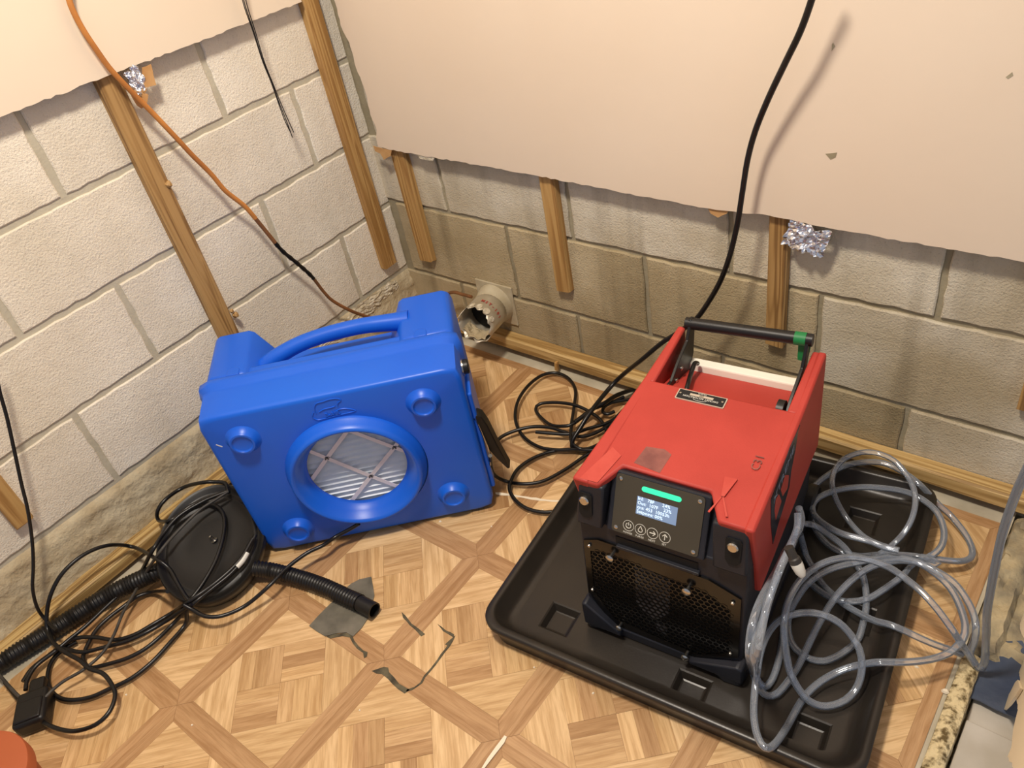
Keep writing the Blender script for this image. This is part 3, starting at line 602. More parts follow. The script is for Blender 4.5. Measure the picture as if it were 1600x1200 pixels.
C2 = [(772, 696), (783, 683), (805, 673), (831, 667), (859, 668), (881, 675), (905, 682), (924, 679), (946, 668), (965, 652), (985, 640)]
C3 = [(985, 690), (945, 702), (915, 703), (896, 702), (870, 703), (844, 699), (822, 686), (809, 668), (805, 647), (811, 623), (827, 601), (848, 586), (870, 583), (889, 592), (899, 610), (897, 636), (893, 664), (893, 690), (910, 702), (936, 694), (965, 672)]
C4 = [(948, 673), (939, 657), (922, 644), (898, 633), (870, 629), (844, 631), (837, 640), (846, 653), (861, 664), (879, 666), (896, 662), (918, 644), (935, 636), (957, 629), (985, 624)]
C5 = [(837, 675), (861, 677), (892, 678), (918, 670), (946, 662), (963, 653), (985, 640)]
C7 = [(768, 715), (766, 728), (772, 741), (788, 751), (816, 756), (848, 752), (881, 735), (909, 716), (928, 703), (946, 681), (961, 655), (975, 640)]
C8 = [(920, 702), (889, 703), (861, 706), (833, 716), (811, 731), (801, 746), (796, 764), (805, 781), (822, 794), (844, 800), (863, 800), (885, 797)]
cord('coiled_cord', [arc_z(C3, 0.012, 0.012, 0.014, 1), arc_z(C4, 0.012, 0.016, 0.012, 2), arc_z(C5, 0.028, 0.018, 0.0, 3), arc_z(C8, 0.010, 0.010, 0.006, 5), arc_z([(960, 643), (950, 647), (942, 644), (944, 636), (958, 628), (975, 620)], 0.02, 0.02)], 0.0045, MT['cord'], 'loose loops of black cord on the floor left of the red machine')
cord('machine_cord', [[(766, 712, 0.16), (770, 738, 0.06)] + arc_z(C7[3:], 0.010, 0.02, 0.006, 4), arc_z(C2, 0.02, 0.016, 0.008, 6)], 0.0045, MT['cord'], 'black cord running from the blue machine side into the cord loops')

# ------------------------------------------------------------------ blue air scrubber
bz = math.radians(44.083)
bl = empty('air_scrubber', (0.3360, -0.8905, 0.0), bz, 'blue plastic air scrubber with round filter opening and top handle', 'machine')
def rrect(x0, x1, z0, z1, r, N=96):
    """N points around a rounded rectangle, by angle, counter-clockwise seen from -y"""
    cx, cz = (x0 + x1) / 2, (z0 + z1) / 2; hx, hz = (x1 - x0) / 2, (z1 - z0) / 2; out = []
    for i in range(N):
        a = 2 * math.pi * i / N; dx, dz = math.cos(a), math.sin(a); t = min(hx / abs(dx) if abs(dx) > 1e-9 else 9, hz / abs(dz) if abs(dz) > 1e-9 else 9)
        x, z = dx * t, dz * t
        ax_, az_ = abs(x) - (hx - r), abs(z) - (hz - r)
        if ax_ > 0 and az_ > 0:
            # move along the ray onto the corner arc
            lo, hi = 0.5, 1.0
            for _ in range(30):
                mid = (lo + hi) / 2; px, pz_ = abs(x) * mid - (hx - r), abs(z) * mid - (hz - r)
                if math.hypot(max(px, 0), max(pz_, 0)) > r: hi = mid
                else: lo = mid
            x *= lo; z *= lo
        out.append((cx + x, cz + z))
    return out
W, H = 0.532, 0.419; Z0 = 0.006
def BT(p): return (p[0] - (0.011 + 0.06 * max(0, p[1])) * (p[2] / H) * (1 - p[0] / W), p[1], p[2])   # the left side flares a little towards the top
def ring3(ins, d, r=0.022): return [(p[0], d, p[1]) for p in rrect(ins, W - ins, Z0 + ins, H - ins, r)]
rings = [(0.011, 0.0, 0.016), (0.005, 0.0015, 0.019), (0.0015, 0.005, 0.022), (0.0, 0.011, 0.024), (-0.001, 0.085, 0.024), (-0.002, 0.095, 0.024), (-0.009, 0.104, 0.026), (-0.009, 0.122, 0.026), (-0.004, 0.129, 0.024), (0.000, 0.131, 0.022), (0.000, 0.135, 0.022)]
Nn = 96; OC = (0.263, 0.205)
m = MB(); m.T = BT; vs = []
hole = [(OC[0] + 0.004 + 0.150 * math.cos(2 * math.pi * i / Nn), 0.0, OC[1] + 0.150 * math.sin(2 * math.pi * i / Nn)) for i in range(Nn)]
vs += hole
for ins, d, r in rings: vs += ring3(ins, d, r)
K = len(rings) + 1
fs = [(k * Nn + i, k * Nn + (i + 1) % Nn, (k + 1) * Nn + (i + 1) % Nn, (k + 1) * Nn + i) for k in range(K - 1) for i in range(Nn)]
m.add(vs, [f[::-1] for f in fs] if False else fs)
m.build('front_shell', MT['blue'], bl, smooth=50)
# flared ring around the opening
m = MB(); prof = [(0.152, -0.001), (0.148, 0.005), (0.143, 0.018), (0.140, 0.026), (0.136, 0.0295), (0.132, 0.029), (0.128, 0.024), (0.120, 0.006), (0.113, -0.009), (0.109, -0.0125), (0.107, -0.0128), (0.107, -0.0132), (0.150, -0.0132)]
m.lathe(prof, (OC[0], 0, OC[1]), (0, -1, 0), 96, closed=True); m.build('intake_ring', MT['blue'], bl, smooth=60)
for (x, z) in [(0.066, 0.349), (0.444, 0.349), (0.447, 0.075), (0.085, 0.064)]:
    MB().lathe([(0.038, -0.001), (0.031, 0.004), (0.027, 0.013), (0.0255, 0.0155), (0.0215, 0.0158), (0.0195, 0.013), (0.0185, 0.0125), (0.001, 0.0128)], (x, 0, z), (0, -1, 0), 32).build('round_boss', MT['blue'], bl, smooth=45)
# rear half: body, two posts, handle
D0, D1 = 0.135, 0.308
m = MB(); m.T = BT
LP = [(0.001, Z0), (0.001, 0.395), (0.006, 0.413), (0.020, 0.420), (0.084, 0.420), (0.094, 0.414), (0.128, 0.340), (0.128, Z0)]
RP = [(W - x if i else W - x, z) for i, (x, z) in enumerate([(0.001, Z0), (0.001, 0.395), (0.006, 0.413), (0.020, 0.420), (0.106, 0.420), (0.116, 0.414), (0.152, 0.340), (0.142, Z0)])]
for P in (LP, RP[::-1]):
    m.prism(P, lambda p: (p[0], D0, p[1]), lambda p: (p[0], D1, p[1]))
m.build('rear_shell', MT['blue'], bl, smooth=40, bevel=0.008, seg=3)
m = MB(); m.T = BT; m.box(0.09, W - 0.10, D0, 0.168, Z0, 0.412); m.box(0.10, W - 0.11, 0.16, D1 - 0.004, Z0, 0.340); m.build('rear_middle', MT['blue'], bl, smooth=40, bevel=0.008, seg=3)
hp = [(0.070, 0.205, 0.360), (0.100, 0.212, 0.378), (0.130, 0.218, 0.391), (0.18, 0.228, 0.403), (0.24, 0.235, 0.409), (0.31, 0.237, 0.411), (0.36, 0.234, 0.410), (0.43, 0.230, 0.404)]
MB().tube(smooth_path(hp, 0.006), 0.019, 16, rf=lambda t, i: 0.018 + 0.006 * (abs(t - 0.5) * 2) ** 4).build('handle', MT['blue'], bl, smooth=60)
for x in (0.048, 0.458):
    m = MB(); P = [(-0.015, 0), (0.015, 0), (0.015, 0.018)] + [(0.015 * math.cos(a), 0.018 + 0.012 * math.sin(a)) for a in (0.5, 1.05, 1.57, 2.1, 2.6)] + [(-0.015, 0.018)]
    m.prism(P, lambda p: (x + p[0], 0.133 + p[1], 0.413), lambda p: (x + p[0] * 0.9, 0.133 + p[1] * 0.95, 0.4222)); m.build('latch_tab', MT['blue'], bl, smooth=40, bevel=0.0015)
# filter: pleats and card lattice, behind the opening
m = MB(); zz = OC[1] - 0.14; i = 0; vs = []
while zz < OC[1] + 0.14: vs += [(OC[0] - 0.15, 0.018 if i % 2 else 0.038, zz), (OC[0] + 0.15, 0.018 if i % 2 else 0.038, zz)]; zz += 0.0062 if i % 2 else 0.0082; i += 1
m.add(vs, [(2 * k, 2 * k + 1, 2 * k + 3, 2 * k + 2) for k in range(i - 1)]); m.build('pleated_filter', MT['filter'], bl)
m = MB()
def strip2(a, b, wd=0.0046):
    a = Vector((a[0] + 0.009, 0.0150, a[1] + 0.017)); b = Vector((b[0] + 0.009, 0.0150, b[1] + 0.017)); t = (b - a).normalized(); n = Vector((-t.z, 0, t.x)) * wd; d = Vector((0, 0.0012, 0))
    m.hexa([a - n + d, b - n + d, b + n + d, a + n + d, a - n, b - n, b + n, a + n])
J = {'a': (0.197, 0.224), 'b': (0.272, 0.147), 'c': (0.343, 0.215)}
strip2((0.13, 0.293), J['a']); strip2(J['a'], J['b']); strip2(J['b'], (0.352, 0.068)); strip2(J['a'], (0.285, 0.310)); strip2(J['a'], (0.115, 0.140)); strip2(J['b'], J['c']); strip2(J['b'], (0.19, 0.065)); strip2((0.25, 0.300), J['c']); strip2(J['c'], (0.40, 0.165)); strip2(J['c'], (0.40, 0.275)); strip2((0.29, 0.30), (0.36, 0.29))
m.build('card_lattice', MT['white'], bl)
for q in J.values(): MB().tube(smooth_path([(q[0] + 0.009 + 0.006 * math.cos(a) * (1 - a / 14), 0.0144, q[1] + 0.017 + 0.004 * math.sin(a * 1.7)) for a in np.linspace(0, 9, 16)], 0.002), 0.0005, 5).build('pen_mark', MT['ink'], bl)
# moulded emblem: outline of an animal standing above a name band
def emb(P, closed=False):
    Q = [(x, -0.0006, z + 0.011) for x, z in P]
    MB().tube(smooth_path(Q, 0.003), 0.0012, 6).build('emblem_outline', MT['blue'], bl, smooth=60)
emb([(0.224, 0.371), (0.219, 0.362), (0.219, 0.357), (0.224, 0.351), (0.232, 0.349), (0.262, 0.3505), (0.303, 0.352), (0.3035, 0.356), (0.297, 0.360), (0.288, 0.364), (0.278, 0.365), (0.272, 0.364)])
emb([(0.228, 0.366), (0.228, 0.376), (0.231, 0.385), (0.237, 0.3915), (0.250, 0.3925), (0.262, 0.3945), (0.276, 0.394), (0.284, 0.390), (0.2855, 0.386), (0.279, 0.3825), (0.276, 0.378), (0.276, 0.374)])
emb([(0.235, 0.3685), (0.243, 0.372), (0.250, 0.3735), (0.262, 0.3735), (0.270, 0.375)])
text_mesh('B-AIR', 0.013, MT['blue'], 'emblem_lettering', bl, frame((0.259, -0.0008, 0.3685), (1, 0, 0.02), (0.15, 0, 1)), extrude=0.0016, bold=0.0003)
# right side: knob, side plate, cord strap, chrome hook
m = MB(); m.box(W - 0.001, W + 0.010, 0.020, 0.125, 0.05, 0.33); m.build('side_panel', MT['blue'], bl, bevel=0.004)
MB().lathe([(0.001, 0.0), (0.016, 0.0), (0.016, 0.012), (0.014, 0.014), (0.001, 0.014)], (W + 0.001, 0.07, 0.365), (1, 0, 0), 20).build('power_switch', MT['black'], bl, smooth=40)
MB().lathe([(0.001, 0.0), (0.019, 0.0), (0.019, 0.003), (0.001, 0.003)], (W + 0.0005, 0.07, 0.365), (1, 0, 0), 24).build('switch_bezel', MT['steel'], bl, smooth=40)
m = MB(); m.prism([(0.532, 0.262), (0.540, 0.270), (0.550, 0.262), (0.558, 0.235), (0.568, 0.175), (0.584, 0.098), (0.578, 0.097), (0.562, 0.130), (0.548, 0.165), (0.540, 0.215)][::-1], lambda p: (p[0], 0.020, p[1]), lambda p: (p[0] + 0.004, 0.046, p[1]))
m.build('cord_strap', MT['black'], bl, smooth=60, bevel=0.002)
m = MB(); m.tube(smooth_path([(W + 0.008, 0.02, 0.245), (W + 0.014, 0.018, 0.20), (W + 0.016, 0.018, 0.16), (W + 0.010, 0.02, 0.12)], 0.01), 0.0022, 6); m.build('chrome_hook', MT['steel'], bl, smooth=60)
MB().box(0.02, W - 0.02, 0.02, 0.30, 0.0, 0.012).build('base_pad', MT['black'], bl)
m = MB(); m.hexa([(0.008, -0.0006, 0.350), (0.018, -0.0006, 0.341), (0.0195, -0.0006, 0.3425), (0.0095, -0.0006, 0.3515), (0.008, 0.004, 0.350), (0.018, 0.004, 0.341), (0.0195, 0.004, 0.3425), (0.0095, 0.004, 0.3515)]); m.build('paint_fleck', MT['print'], bl)

# ------------------------------------------------------------------ black drip tray
TW, TL = 0.708, 0.672; TO = (0.906, -0.808); tr = empty('drip_tray', (TO[0], TO[1], 0.0), math.radians(6.5), 'large black plastic drip tray under the red machine', 'tray')
m = MB()
def rr2(ins, r, z): return [(p[0], p[1], z) for p in rpoly(ins, TW - ins, ins, TL - ins, r, 8)]
prof = [(0.012, 0.045, 0.0), (0.006, 0.045, 0.044), (0.0, 0.05, 0.047), (0.0, 0.05, 0.053), (0.003, 0.05, 0.056), (0.013, 0.045, 0.056), (0.017, 0.042, 0.052), (0.030, 0.038, 0.026), (0.040, 0.034, 0.0205), (0.050, 0.03, 0.020)]
vs = []
for ins, r, z in prof: vs += rr2(ins, r, z)
n = 36
m.add(vs, [(k * n + i, k * n + (i + 1) % n, (k + 1) * n + (i + 1) % n, (k + 1) * n + i) for k in range(len(prof) - 1) for i in range(n)])
m.build('rim_wall', MT['tray'], tr, smooth=50)
wellspos = []
for (u, v) in [(875, 968), (1262, 1147), (1347, 815), (1345, 968), (1078, 1078), (990, 770)]:
    p = at(u, v, 2, 0.018); dx, dy = p[0] - TO[0], p[1] - TO[1]; c, s = math.cos(math.radians(6.5)), math.sin(math.radians(6.5)); wellspos.append((dx * c + dy * s, -dx * s + dy * c))
# floor with square recesses: height field with vertical steps
xs = {0.045, TW - 0.045}; ys = {0.045, TL - 0.045}; hw = 0.032
for (x, y) in wellspos: xs |= {x - hw, x + hw}; ys |= {y - hw, y + hw}
xs, ys = sorted(xs), sorted(ys); hgt = {}
for i in range(len(xs) - 1):
    for j in range(len(ys) - 1):
        cx, cy = (xs[i] + xs[i + 1]) / 2, (ys[j] + ys[j + 1]) / 2
        hgt[i, j] = 0.006 if any(abs(cx - x) < hw and abs(cy - y) < hw for x, y in wellspos) else 0.020
m = MB()
for (i, j), h in hgt.items():
    if h < 0.02: continue
    x0, x1, y0, y1 = xs[i], xs[i + 1], ys[j], ys[j + 1]; m.add([(x0, y0, h), (x1, y0, h), (x1, y1, h), (x0, y1, h)], [(0, 1, 2, 3)])
for (x, y) in wellspos:
    lv = [(hw, 0.020), (hw - 0.003, 0.0185), (hw - 0.010, 0.006), (hw - 0.013, 0.005)]; vs = [(x + sx * h_, y + sy * h_, z_) for h_, z_ in lv for sx, sy in ((-1, -1), (1, -1), (1, 1), (-1, 1))]
    m.add(vs, [(k * 4 + i, k * 4 + (i + 1) % 4, k * 4 + 4 + (i + 1) % 4, k * 4 + 4 + i) for k in range(3) for i in range(4)] + [(12, 13, 14, 15)])
import bmesh
o = m.build('tray_floor', MT['tray'], tr); bm = bmesh.new(); bm.from_mesh(o.data); bmesh.ops.remove_doubles(bm, verts=bm.verts, dist=1e-5)
bmesh.ops.recalc_face_normals(bm, faces=bm.faces); bm.to_mesh(o.data); bm.free()
m = MB()
for k_ in range(6): m.box(0.455, 0.515, 0.40 + k_ * 0.008, 0.403 + k_ * 0.008, 0.019, 0.0208)
m.build('moulded_marks', MT['tray'], tr)

# ------------------------------------------------------------------ red dehumidifier
dh = empty('dehumidifier', (1.077, -0.690, 0.020), math.radians(6.5), 'red and black portable dehumidifier with carry handle on the tray', 'machine')
ZB = 0.020   # local z = world z - ZB
def V3(x, d, z): return (x, d, z - ZB)
TX0, TX1 = 0.012, 0.302
# lower body
m = MB(); m.hexa([V3(0.008, 0.015, 0.03), V3(0.300, 0.015, 0.03), V3(0.300, 0.43, 0.03), V3(0.015, 0.43, 0.03), V3(0.004, 0.040, 0.305), V3(0.306, 0.040, 0.305), V3(0.300, 0.43, 0.305), V3(0.03, 0.43, 0.305)])
m.hexa([V3(0.004, 0.040, 0.300), V3(0.306, 0.040, 0.300), V3(0.300, 0.43, 0.300), V3(0.03, 0.43, 0.300), V3(0.026, 0.090, 0.398), V3(0.298, 0.090, 0.398), V3(0.296, 0.28, 0.40), V3(0.035, 0.28, 0.40)])
m.build('lower_body', MT['body'], dh, smooth=35, bevel=0.004)
# base skid with corner feet
m = MB(); m.prism([(0.0, 0.014), (0.010, 0.004), (0.055, 0.012), (0.250, 0.012), (0.275, 0.002), (0.304, 0.004), (0.310, 0.03), (0.310, 0.42), (0.004, 0.42)], lambda p: V3(p[0], p[1], 0.020), lambda p: V3(p[0], p[1], 0.046))
m.build('base_skid', MT['body'], dh, smooth=35, bevel=0.004)
for sx in (0, 1):
    P = [(0.002, 0.034), (0.002, 0.095), (0.010, 0.098), (0.078, 0.042), (0.078, 0.034)] if sx == 0 else [(0.308, 0.034), (0.308, 0.074), (0.298, 0.078), (0.210, 0.042), (0.210, 0.034)]
    m = MB(); m.prism(P, lambda p: V3(p[0], 0.03, p[1]), lambda p: V3(p[0], 0.002, p[1])); m.build('corner_guard', MT['body'], dh, smooth=35, bevel=0.003)
for x in (-0.004, 0.296):
    MB().lathe([(0.001, 0), (0.038, 0), (0.042, 0.004), (0.042, 0.018), (0.038, 0.022), (0.001, 0.022)], V3(x, 0.425, 0.062), (1, 0, 0), 28).build('wheel', MT['black'], dh, smooth=40)
# protruding shoulders left and right of the control panel, with bolt pockets
for s, (x0, x1) in enumerate([(0.006, 0.056), (0.250, 0.305)]):
    xi0, xi1 = (0.016, 0.062) if s == 0 else (0.246, 0.303)
    m = MB(); m.hexa([V3(x0, 0.026, 0.302), V3(x1, 0.026, 0.302), V3(x1, 0.09, 0.302), V3(x0, 0.09, 0.302), V3(xi0, 0.040, 0.392), V3(xi1, 0.040, 0.392), V3(xi1, 0.10, 0.392), V3(xi0, 0.10, 0.392)])
    m.build('front_shoulder', MT['body'], dh, smooth=35, bevel=0.004)
    cx = (0.028 if s == 0 else 0.282)
    cn = Vector((0, -1, 0.16)).normalized(); up = Vector((0, 0.16, 1)).normalized(); rt = Vector((1, 0, 0)); c0 = Vector(V3(cx, 0.0325, 0.352))
    P = [(-0.012, -0.022), (-0.006, -0.030), (0.006, -0.030), (0.012, -0.022), (0.013, 0.018), (0.010, 0.022), (-0.010, 0.022), (-0.013, 0.018)]
    MB().prism(P, lambda p: c0 + rt * p[0] + up * p[1] - cn * 0.004, lambda p: c0 + rt * p[0] + up * p[1] + cn * 0.0012).build('bolt_pocket', MT['dark'], dh)
    MB().lathe([(0.009, 0), (0.009, 0.004), (0.007, 0.006), (0.001, 0.006)], c0 + up * 0.008 + cn * 0.001, cn, 14).build('bolt', MT['steel'], dh, smooth=40)
# control panel: sloped dark plate in a bezel
pA = Vector(V3(0.062, 0.034, 0.300)); pB = Vector(V3(0.234, 0.034, 0.300)); pD = Vector(V3(0.062, 0.080, 0.404))
ux = (pB - pA).normalized(); uy = (pD - pA).normalized(); un = ux.cross(uy).normalized(); PW = (pB - pA).length; PH = (pD - pA).length
def pp3(x, y, h=0): return pA + ux * x + uy * y + un * h
m = MB(); m.prism([(0, 0), (PW, 0), (PW, PH), (0, PH)], lambda p: pp3(p[0], p[1], -0.01), lambda p: pp3(p[0], p[1], 0.003)); m.build('panel_bezel', MT['body'], dh, bevel=0.003)
cp = MB().prism(rpoly(0.010, PW - 0.010, 0.004, PH - 0.004, 0.006), lambda p: pp3(p[0], p[1], 0.002), lambda p: pp3(p[0], p[1], 0.0048)).build('control_panel', MT['panel'], dh)
MB().prism(rpoly(0.056, 0.124, PH - 0.0235, PH - 0.0145, 0.0044), lambda p: pp3(p[0], p[1], 0.004), lambda p: pp3(p[0], p[1], 0.0056)).build('status_lamp', MT['led'], cp)
MB().prism(rpoly(0.050, 0.120, PH - 0.066, PH - 0.034, 0.0004), lambda p: pp3(p[0], p[1], 0.004), lambda p: pp3(p[0], p[1], 0.0053)).build('display', MT['lcd'], cp)
for k_, t in enumerate(['Inl:   78F      24%', 'Out:  107F    23%', 'cns: 453  10053h', 'Setpoint: 00%']):
    text_mesh(t, 0.0082, MT['lcdtext'], 'display_text', cp, frame(pp3(0.0515, PH - 0.0375 - k_ * 0.0078, 0.0055), ux, uy), extrude=0.0001, align='LEFT')
for k_, (nm, bx) in enumerate([('POWER', 0.040), ('PURGE', 0.0615), ('NEXT', 0.083), ('SET', 0.1045)]):
    by = 0.0215
    c0 = pp3(bx, by, 0.005)
    MB().lathe([(0.0098, 0), (0.0098, 0.0004), (0.0091, 0.0004), (0.0091, 0)], c0, un, 28, closed=True).build('button_ring', MT['print'], cp)
    text_mesh(nm, 0.0048, MT['print'], 'button_label', cp, frame(pp3(bx, by - 0.0135, 0.0051), ux, uy), extrude=0.0001)
    I_ = MB(); Lp = lambda x, y: pp3(bx + x, by + y, 0.0052)
    if k_ == 0: I_.tube([Lp(0.0045 * math.sin(a), 0.0045 * math.cos(a)) for a in np.linspace(0.6, 2 * math.pi - 0.6, 16)], 0.0007, 5); I_.tube([Lp(0, 0.0005), Lp(0, 0.006)], 0.0007, 5)
    if k_ == 1: I_.tube([Lp(0, 0.006), Lp(-0.002, 0.002), Lp(-0.0038, -0.001), Lp(-0.003, -0.004), Lp(0, -0.005), Lp(0.003, -0.004), Lp(0.0038, -0.001), Lp(0.002, 0.002), Lp(0, 0.006)], 0.0007, 5)
    if k_ == 2: I_.tube([Lp(-0.005, 0), Lp(0.005, 0)], 0.0008, 5); I_.tube([Lp(0.001, 0.004), Lp(0.005, 0), Lp(0.001, -0.004)], 0.0008, 5)
    if k_ == 3: I_.tube([Lp(0, -0.005), Lp(0, 0.005)], 0.0008, 5); I_.tube([Lp(-0.004, 0.001), Lp(0, 0.005), Lp(0.004, 0.001)], 0.0008, 5)
    I_.build('button_symbol', MT['print'], cp)
for (x, y) in [(0.018, 0.012), (PW - 0.018, 0.012), (0.018, PH - 0.012), (PW - 0.018, PH - 0.012)]:
    MB().lathe([(0.0036, 0), (0.0036, 0.0014), (0.0026, 0.002), (0.001, 0.002)], pp3(x, y, 0.0045), un, 12).build('screw', MT['steel'], cp, smooth=40)
# long slot beneath the panel
fn = Vector((0, -1, 0.09)).normalized(); fu = Vector((0, 0.09, 1)).normalized(); fx = Vector((1, 0, 0))
def fp(x, z, h=0):    # on the lower front face
    d = 0.015 + (z - 0.03) / 0.275 * 0.025
    return Vector(V3(x, d, z)) + fn * h
m = MB(); m.prism([(0.075, 0.268), (0.222, 0.268), (0.222, 0.284), (0.075, 0.284)], lambda p: fp(p[0], p[1], -0.002), lambda p: fp(p[0], p[1], 0.0012)); m.build('grip_slot', MT['dark'], dh)
m = MB(); m.hexa([fp(0.078, 0.262), fp(0.226, 0.262), fp(0.226, 0.268), fp(0.078, 0.268), fp(0.078, 0.262, 0.008), fp(0.226, 0.262, 0.008), fp(0.226, 0.268, 0.008), fp(0.078, 0.268, 0.008)]); m.build('grip_lip', MT['body'], dh, bevel=0.001)
# grille plate, perforated
gx0, gx1, gz0, gz1 = 0.012, 0.296, 0.045, 0.256
OUT = [(gx0, 0.115), (gx0 + 0.045, gz0 + 0.004), (gx1 - 0.075, gz0), (gx1, 0.088), (gx1, 0.236), (gx1 - 0.055, 0.256), (0.075, 0.262), (0.04, 0.262), (gx0, 0.250)]
INN = [(0.024, 0.122), (0.062, 0.066), (gx1 - 0.070, 0.056), (gx1 - 0.016, 0.092), (gx1 - 0.016, 0.200), (gx1 - 0.055, 0.224), (0.075, 0.236), (0.045, 0.236), (0.024, 0.228)]
m = MB(); n = len(OUT); vs = [fp(x, z, 0.004) for x, z in OUT] + [fp(x, z, 0.004) for x, z in INN] + [fp(x, z, 0.0) for x, z in OUT] + [fp(x, z, 0.001) for x, z in INN]
m.add(vs, [(i, (i + 1) % n, n + (i + 1) % n, n + i) for i in range(n)] + [(i, 2 * n + i, 2 * n + (i + 1) % n, (i + 1) % n) for i in range(n)] + [(n + i, n + (i + 1) % n, 3 * n + (i + 1) % n, 3 * n + i) for i in range(n)])
gp = m.build('grille_plate', MT['steel_blk'], dh)
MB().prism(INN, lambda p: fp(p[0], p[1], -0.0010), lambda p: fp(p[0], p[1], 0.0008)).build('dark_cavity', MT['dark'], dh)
def inside(p, poly):
    c = False; j = len(poly) - 1
    for i in range(len(poly)):
        if (poly[i][1] > p[1]) != (poly[j][1] > p[1]) and p[0] < (poly[j][0] - poly[i][0]) * (p[1] - poly[i][1]) / (poly[j][1] - poly[i][1]) + poly[i][0]: c = not c
        j = i
    return c
m = MB(); px = 0.0112; pz_ = 0.0086; row = 0; z = 0.052; HX = [(math.cos(math.radians(60 * i + 30)), math.sin(math.radians(60 * i + 30))) for i in range(6)]
while z < 0.24:
    x = 0.022 + (px / 2 if row % 2 else 0)
    while x < gx1:
        if inside((x, z), INN):
            ro, ri = px / math.sqrt(3), px / math.sqrt(3) * 0.80; sz = (pz_ / (px * 0.866))
            vs = [fp(x + hx * r, z + hz * r * sz, hh) for hh in (0.0046, 0.0026) for r in (ro, ri) for hx, hz in HX]
            m.add(vs, [(i, (i + 1) % 6, 6 + (i + 1) % 6, 6 + i) for i in range(6)] + [(6 + i, 6 + (i + 1) % 6, 18 + (i + 1) % 6, 18 + i) for i in range(6)])
        x += px
    z += pz_; row += 1
tag(m.build('honeycomb_grille', MT['steel_blk'], dh), kind='stuff')
m = MB(); m.prism([(0.108, 0.235), (0.108, 0.13), (0.135, 0.105), (0.150, 0.11), (0.170, 0.135), (0.174, 0.22)], lambda p: fp(p[0], p[1], 0.0009), lambda p: fp(p[0], p[1], 0.0020)); m.build('evaporator_cover', MT['coil'], dh)
m = MB(); m.prism([(0.146, 0.100), (0.146, 0.078), (0.165, 0.074), (0.166, 0.098)], lambda p: fp(p[0], p[1], 0.0009), lambda p: fp(p[0], p[1], 0.0020)); m.build('evaporator_cover', MT['coil'], dh)
for (x, z, r) in [(0.024, 0.243, 0.0035), (0.283, 0.224, 0.0035), (0.022, 0.128, 0.0035), (0.283, 0.096, 0.003), (0.068, 0.240, 0.0075), (0.208, 0.224, 0.0080), (0.076, 0.060, 0.006), (0.205, 0.049, 0.007)]:
    c0 = fp(x, z, 0.004)
    MB().lathe([(r * 0.6, 0), (r, 0.001), (r, 0.0025), (r * 0.7, 0.0045), (0.0006, 0.0048)] if r < 0.005 else [(r * 0.45, 0), (r * 0.45, 0.010), (r, 0.0105), (r, 0.0125), (r * 0.7, 0.0145), (0.0006, 0.015)], c0, fn, 14).build('panel_screw', MT['steel'], dh, smooth=40)
# red cover: front slab with a notch for the panel, rails, side panels, handle well
def zt(d): return 0.402 + 0.032 * d / 0.43
def lx(d): return 0.018 + 0.022 * d / 0.43
m = MB()
FS = [(0.016, 0.036), (0.054, 0.038), (0.078, 0.086), (0.228, 0.086), (0.256, 0.038), (0.304, 0.038), (0.303, 0.290), (0.032, 0.290)]
def slope(p, low):
    d = p[1]; z = zt(d) if d > 0.05 else zt(d) - 0.004
    return V3(p[0], p[1] + (0.003 if low else 0), z - (0.016 if low else 0))
m.prism(FS, lambda p: slope(p, True), lambda p: slope(p, False))
# rails beside the well
for a, b, a2, b2 in ((0.026, 0.048, 0.038, 0.052), (0.285, 0.303, 0.287, 0.300)):
    m.hexa([V3(a, 0.286, 0.28), V3(b, 0.286, 0.28), V3(b2, 0.432, 0.28), V3(a2, 0.432, 0.28), V3(a, 0.286, zt(0.286)), V3(b, 0.286, zt(0.286)), V3(b2, 0.432, zt(0.43) + 0.012), V3(a2, 0.432, zt(0.43) + 0.012)])
m.hexa([V3(0.05, 0.286, 0.30), V3(0.28, 0.286, 0.30), V3(0.285, 0.425, 0.30), V3(0.05, 0.425, 0.30), V3(0.05, 0.286, 0.405), V3(0.28, 0.286, 0.405), V3(0.285, 0.400, 0.372), V3(0.05, 0.400, 0.372)])
m.build('red_cover', MT['red'], dh, smooth=35, bevel=0.004)
# side panels
SPR = [(0.036, 0.402), (0.078, 0.205), (0.20, 0.215), (0.36, 0.222), (0.432, 0.225), (0.434, zt(0.43) + 0.012), (0.286, zt(0.286)), (0.05, zt(0.05) - 0.002)]
m = MB(); m.prism(SPR, lambda p: V3(0.296, p[0], p[1]), lambda p: V3(0.3125 - 0.004 * p[0], p[0], p[1])); m.build('side_panel', MT['red'], dh, smooth=35, bevel=0.004)
m = MB(); m.prism(SPR[::-1], lambda p: V3(0.036 + 0.03 * p[0], p[0], p[1]), lambda p: V3(0.004 + 0.075 * p[0], p[0], p[1])); m.build('side_panel', MT['red'], dh, smooth=35, bevel=0.004)
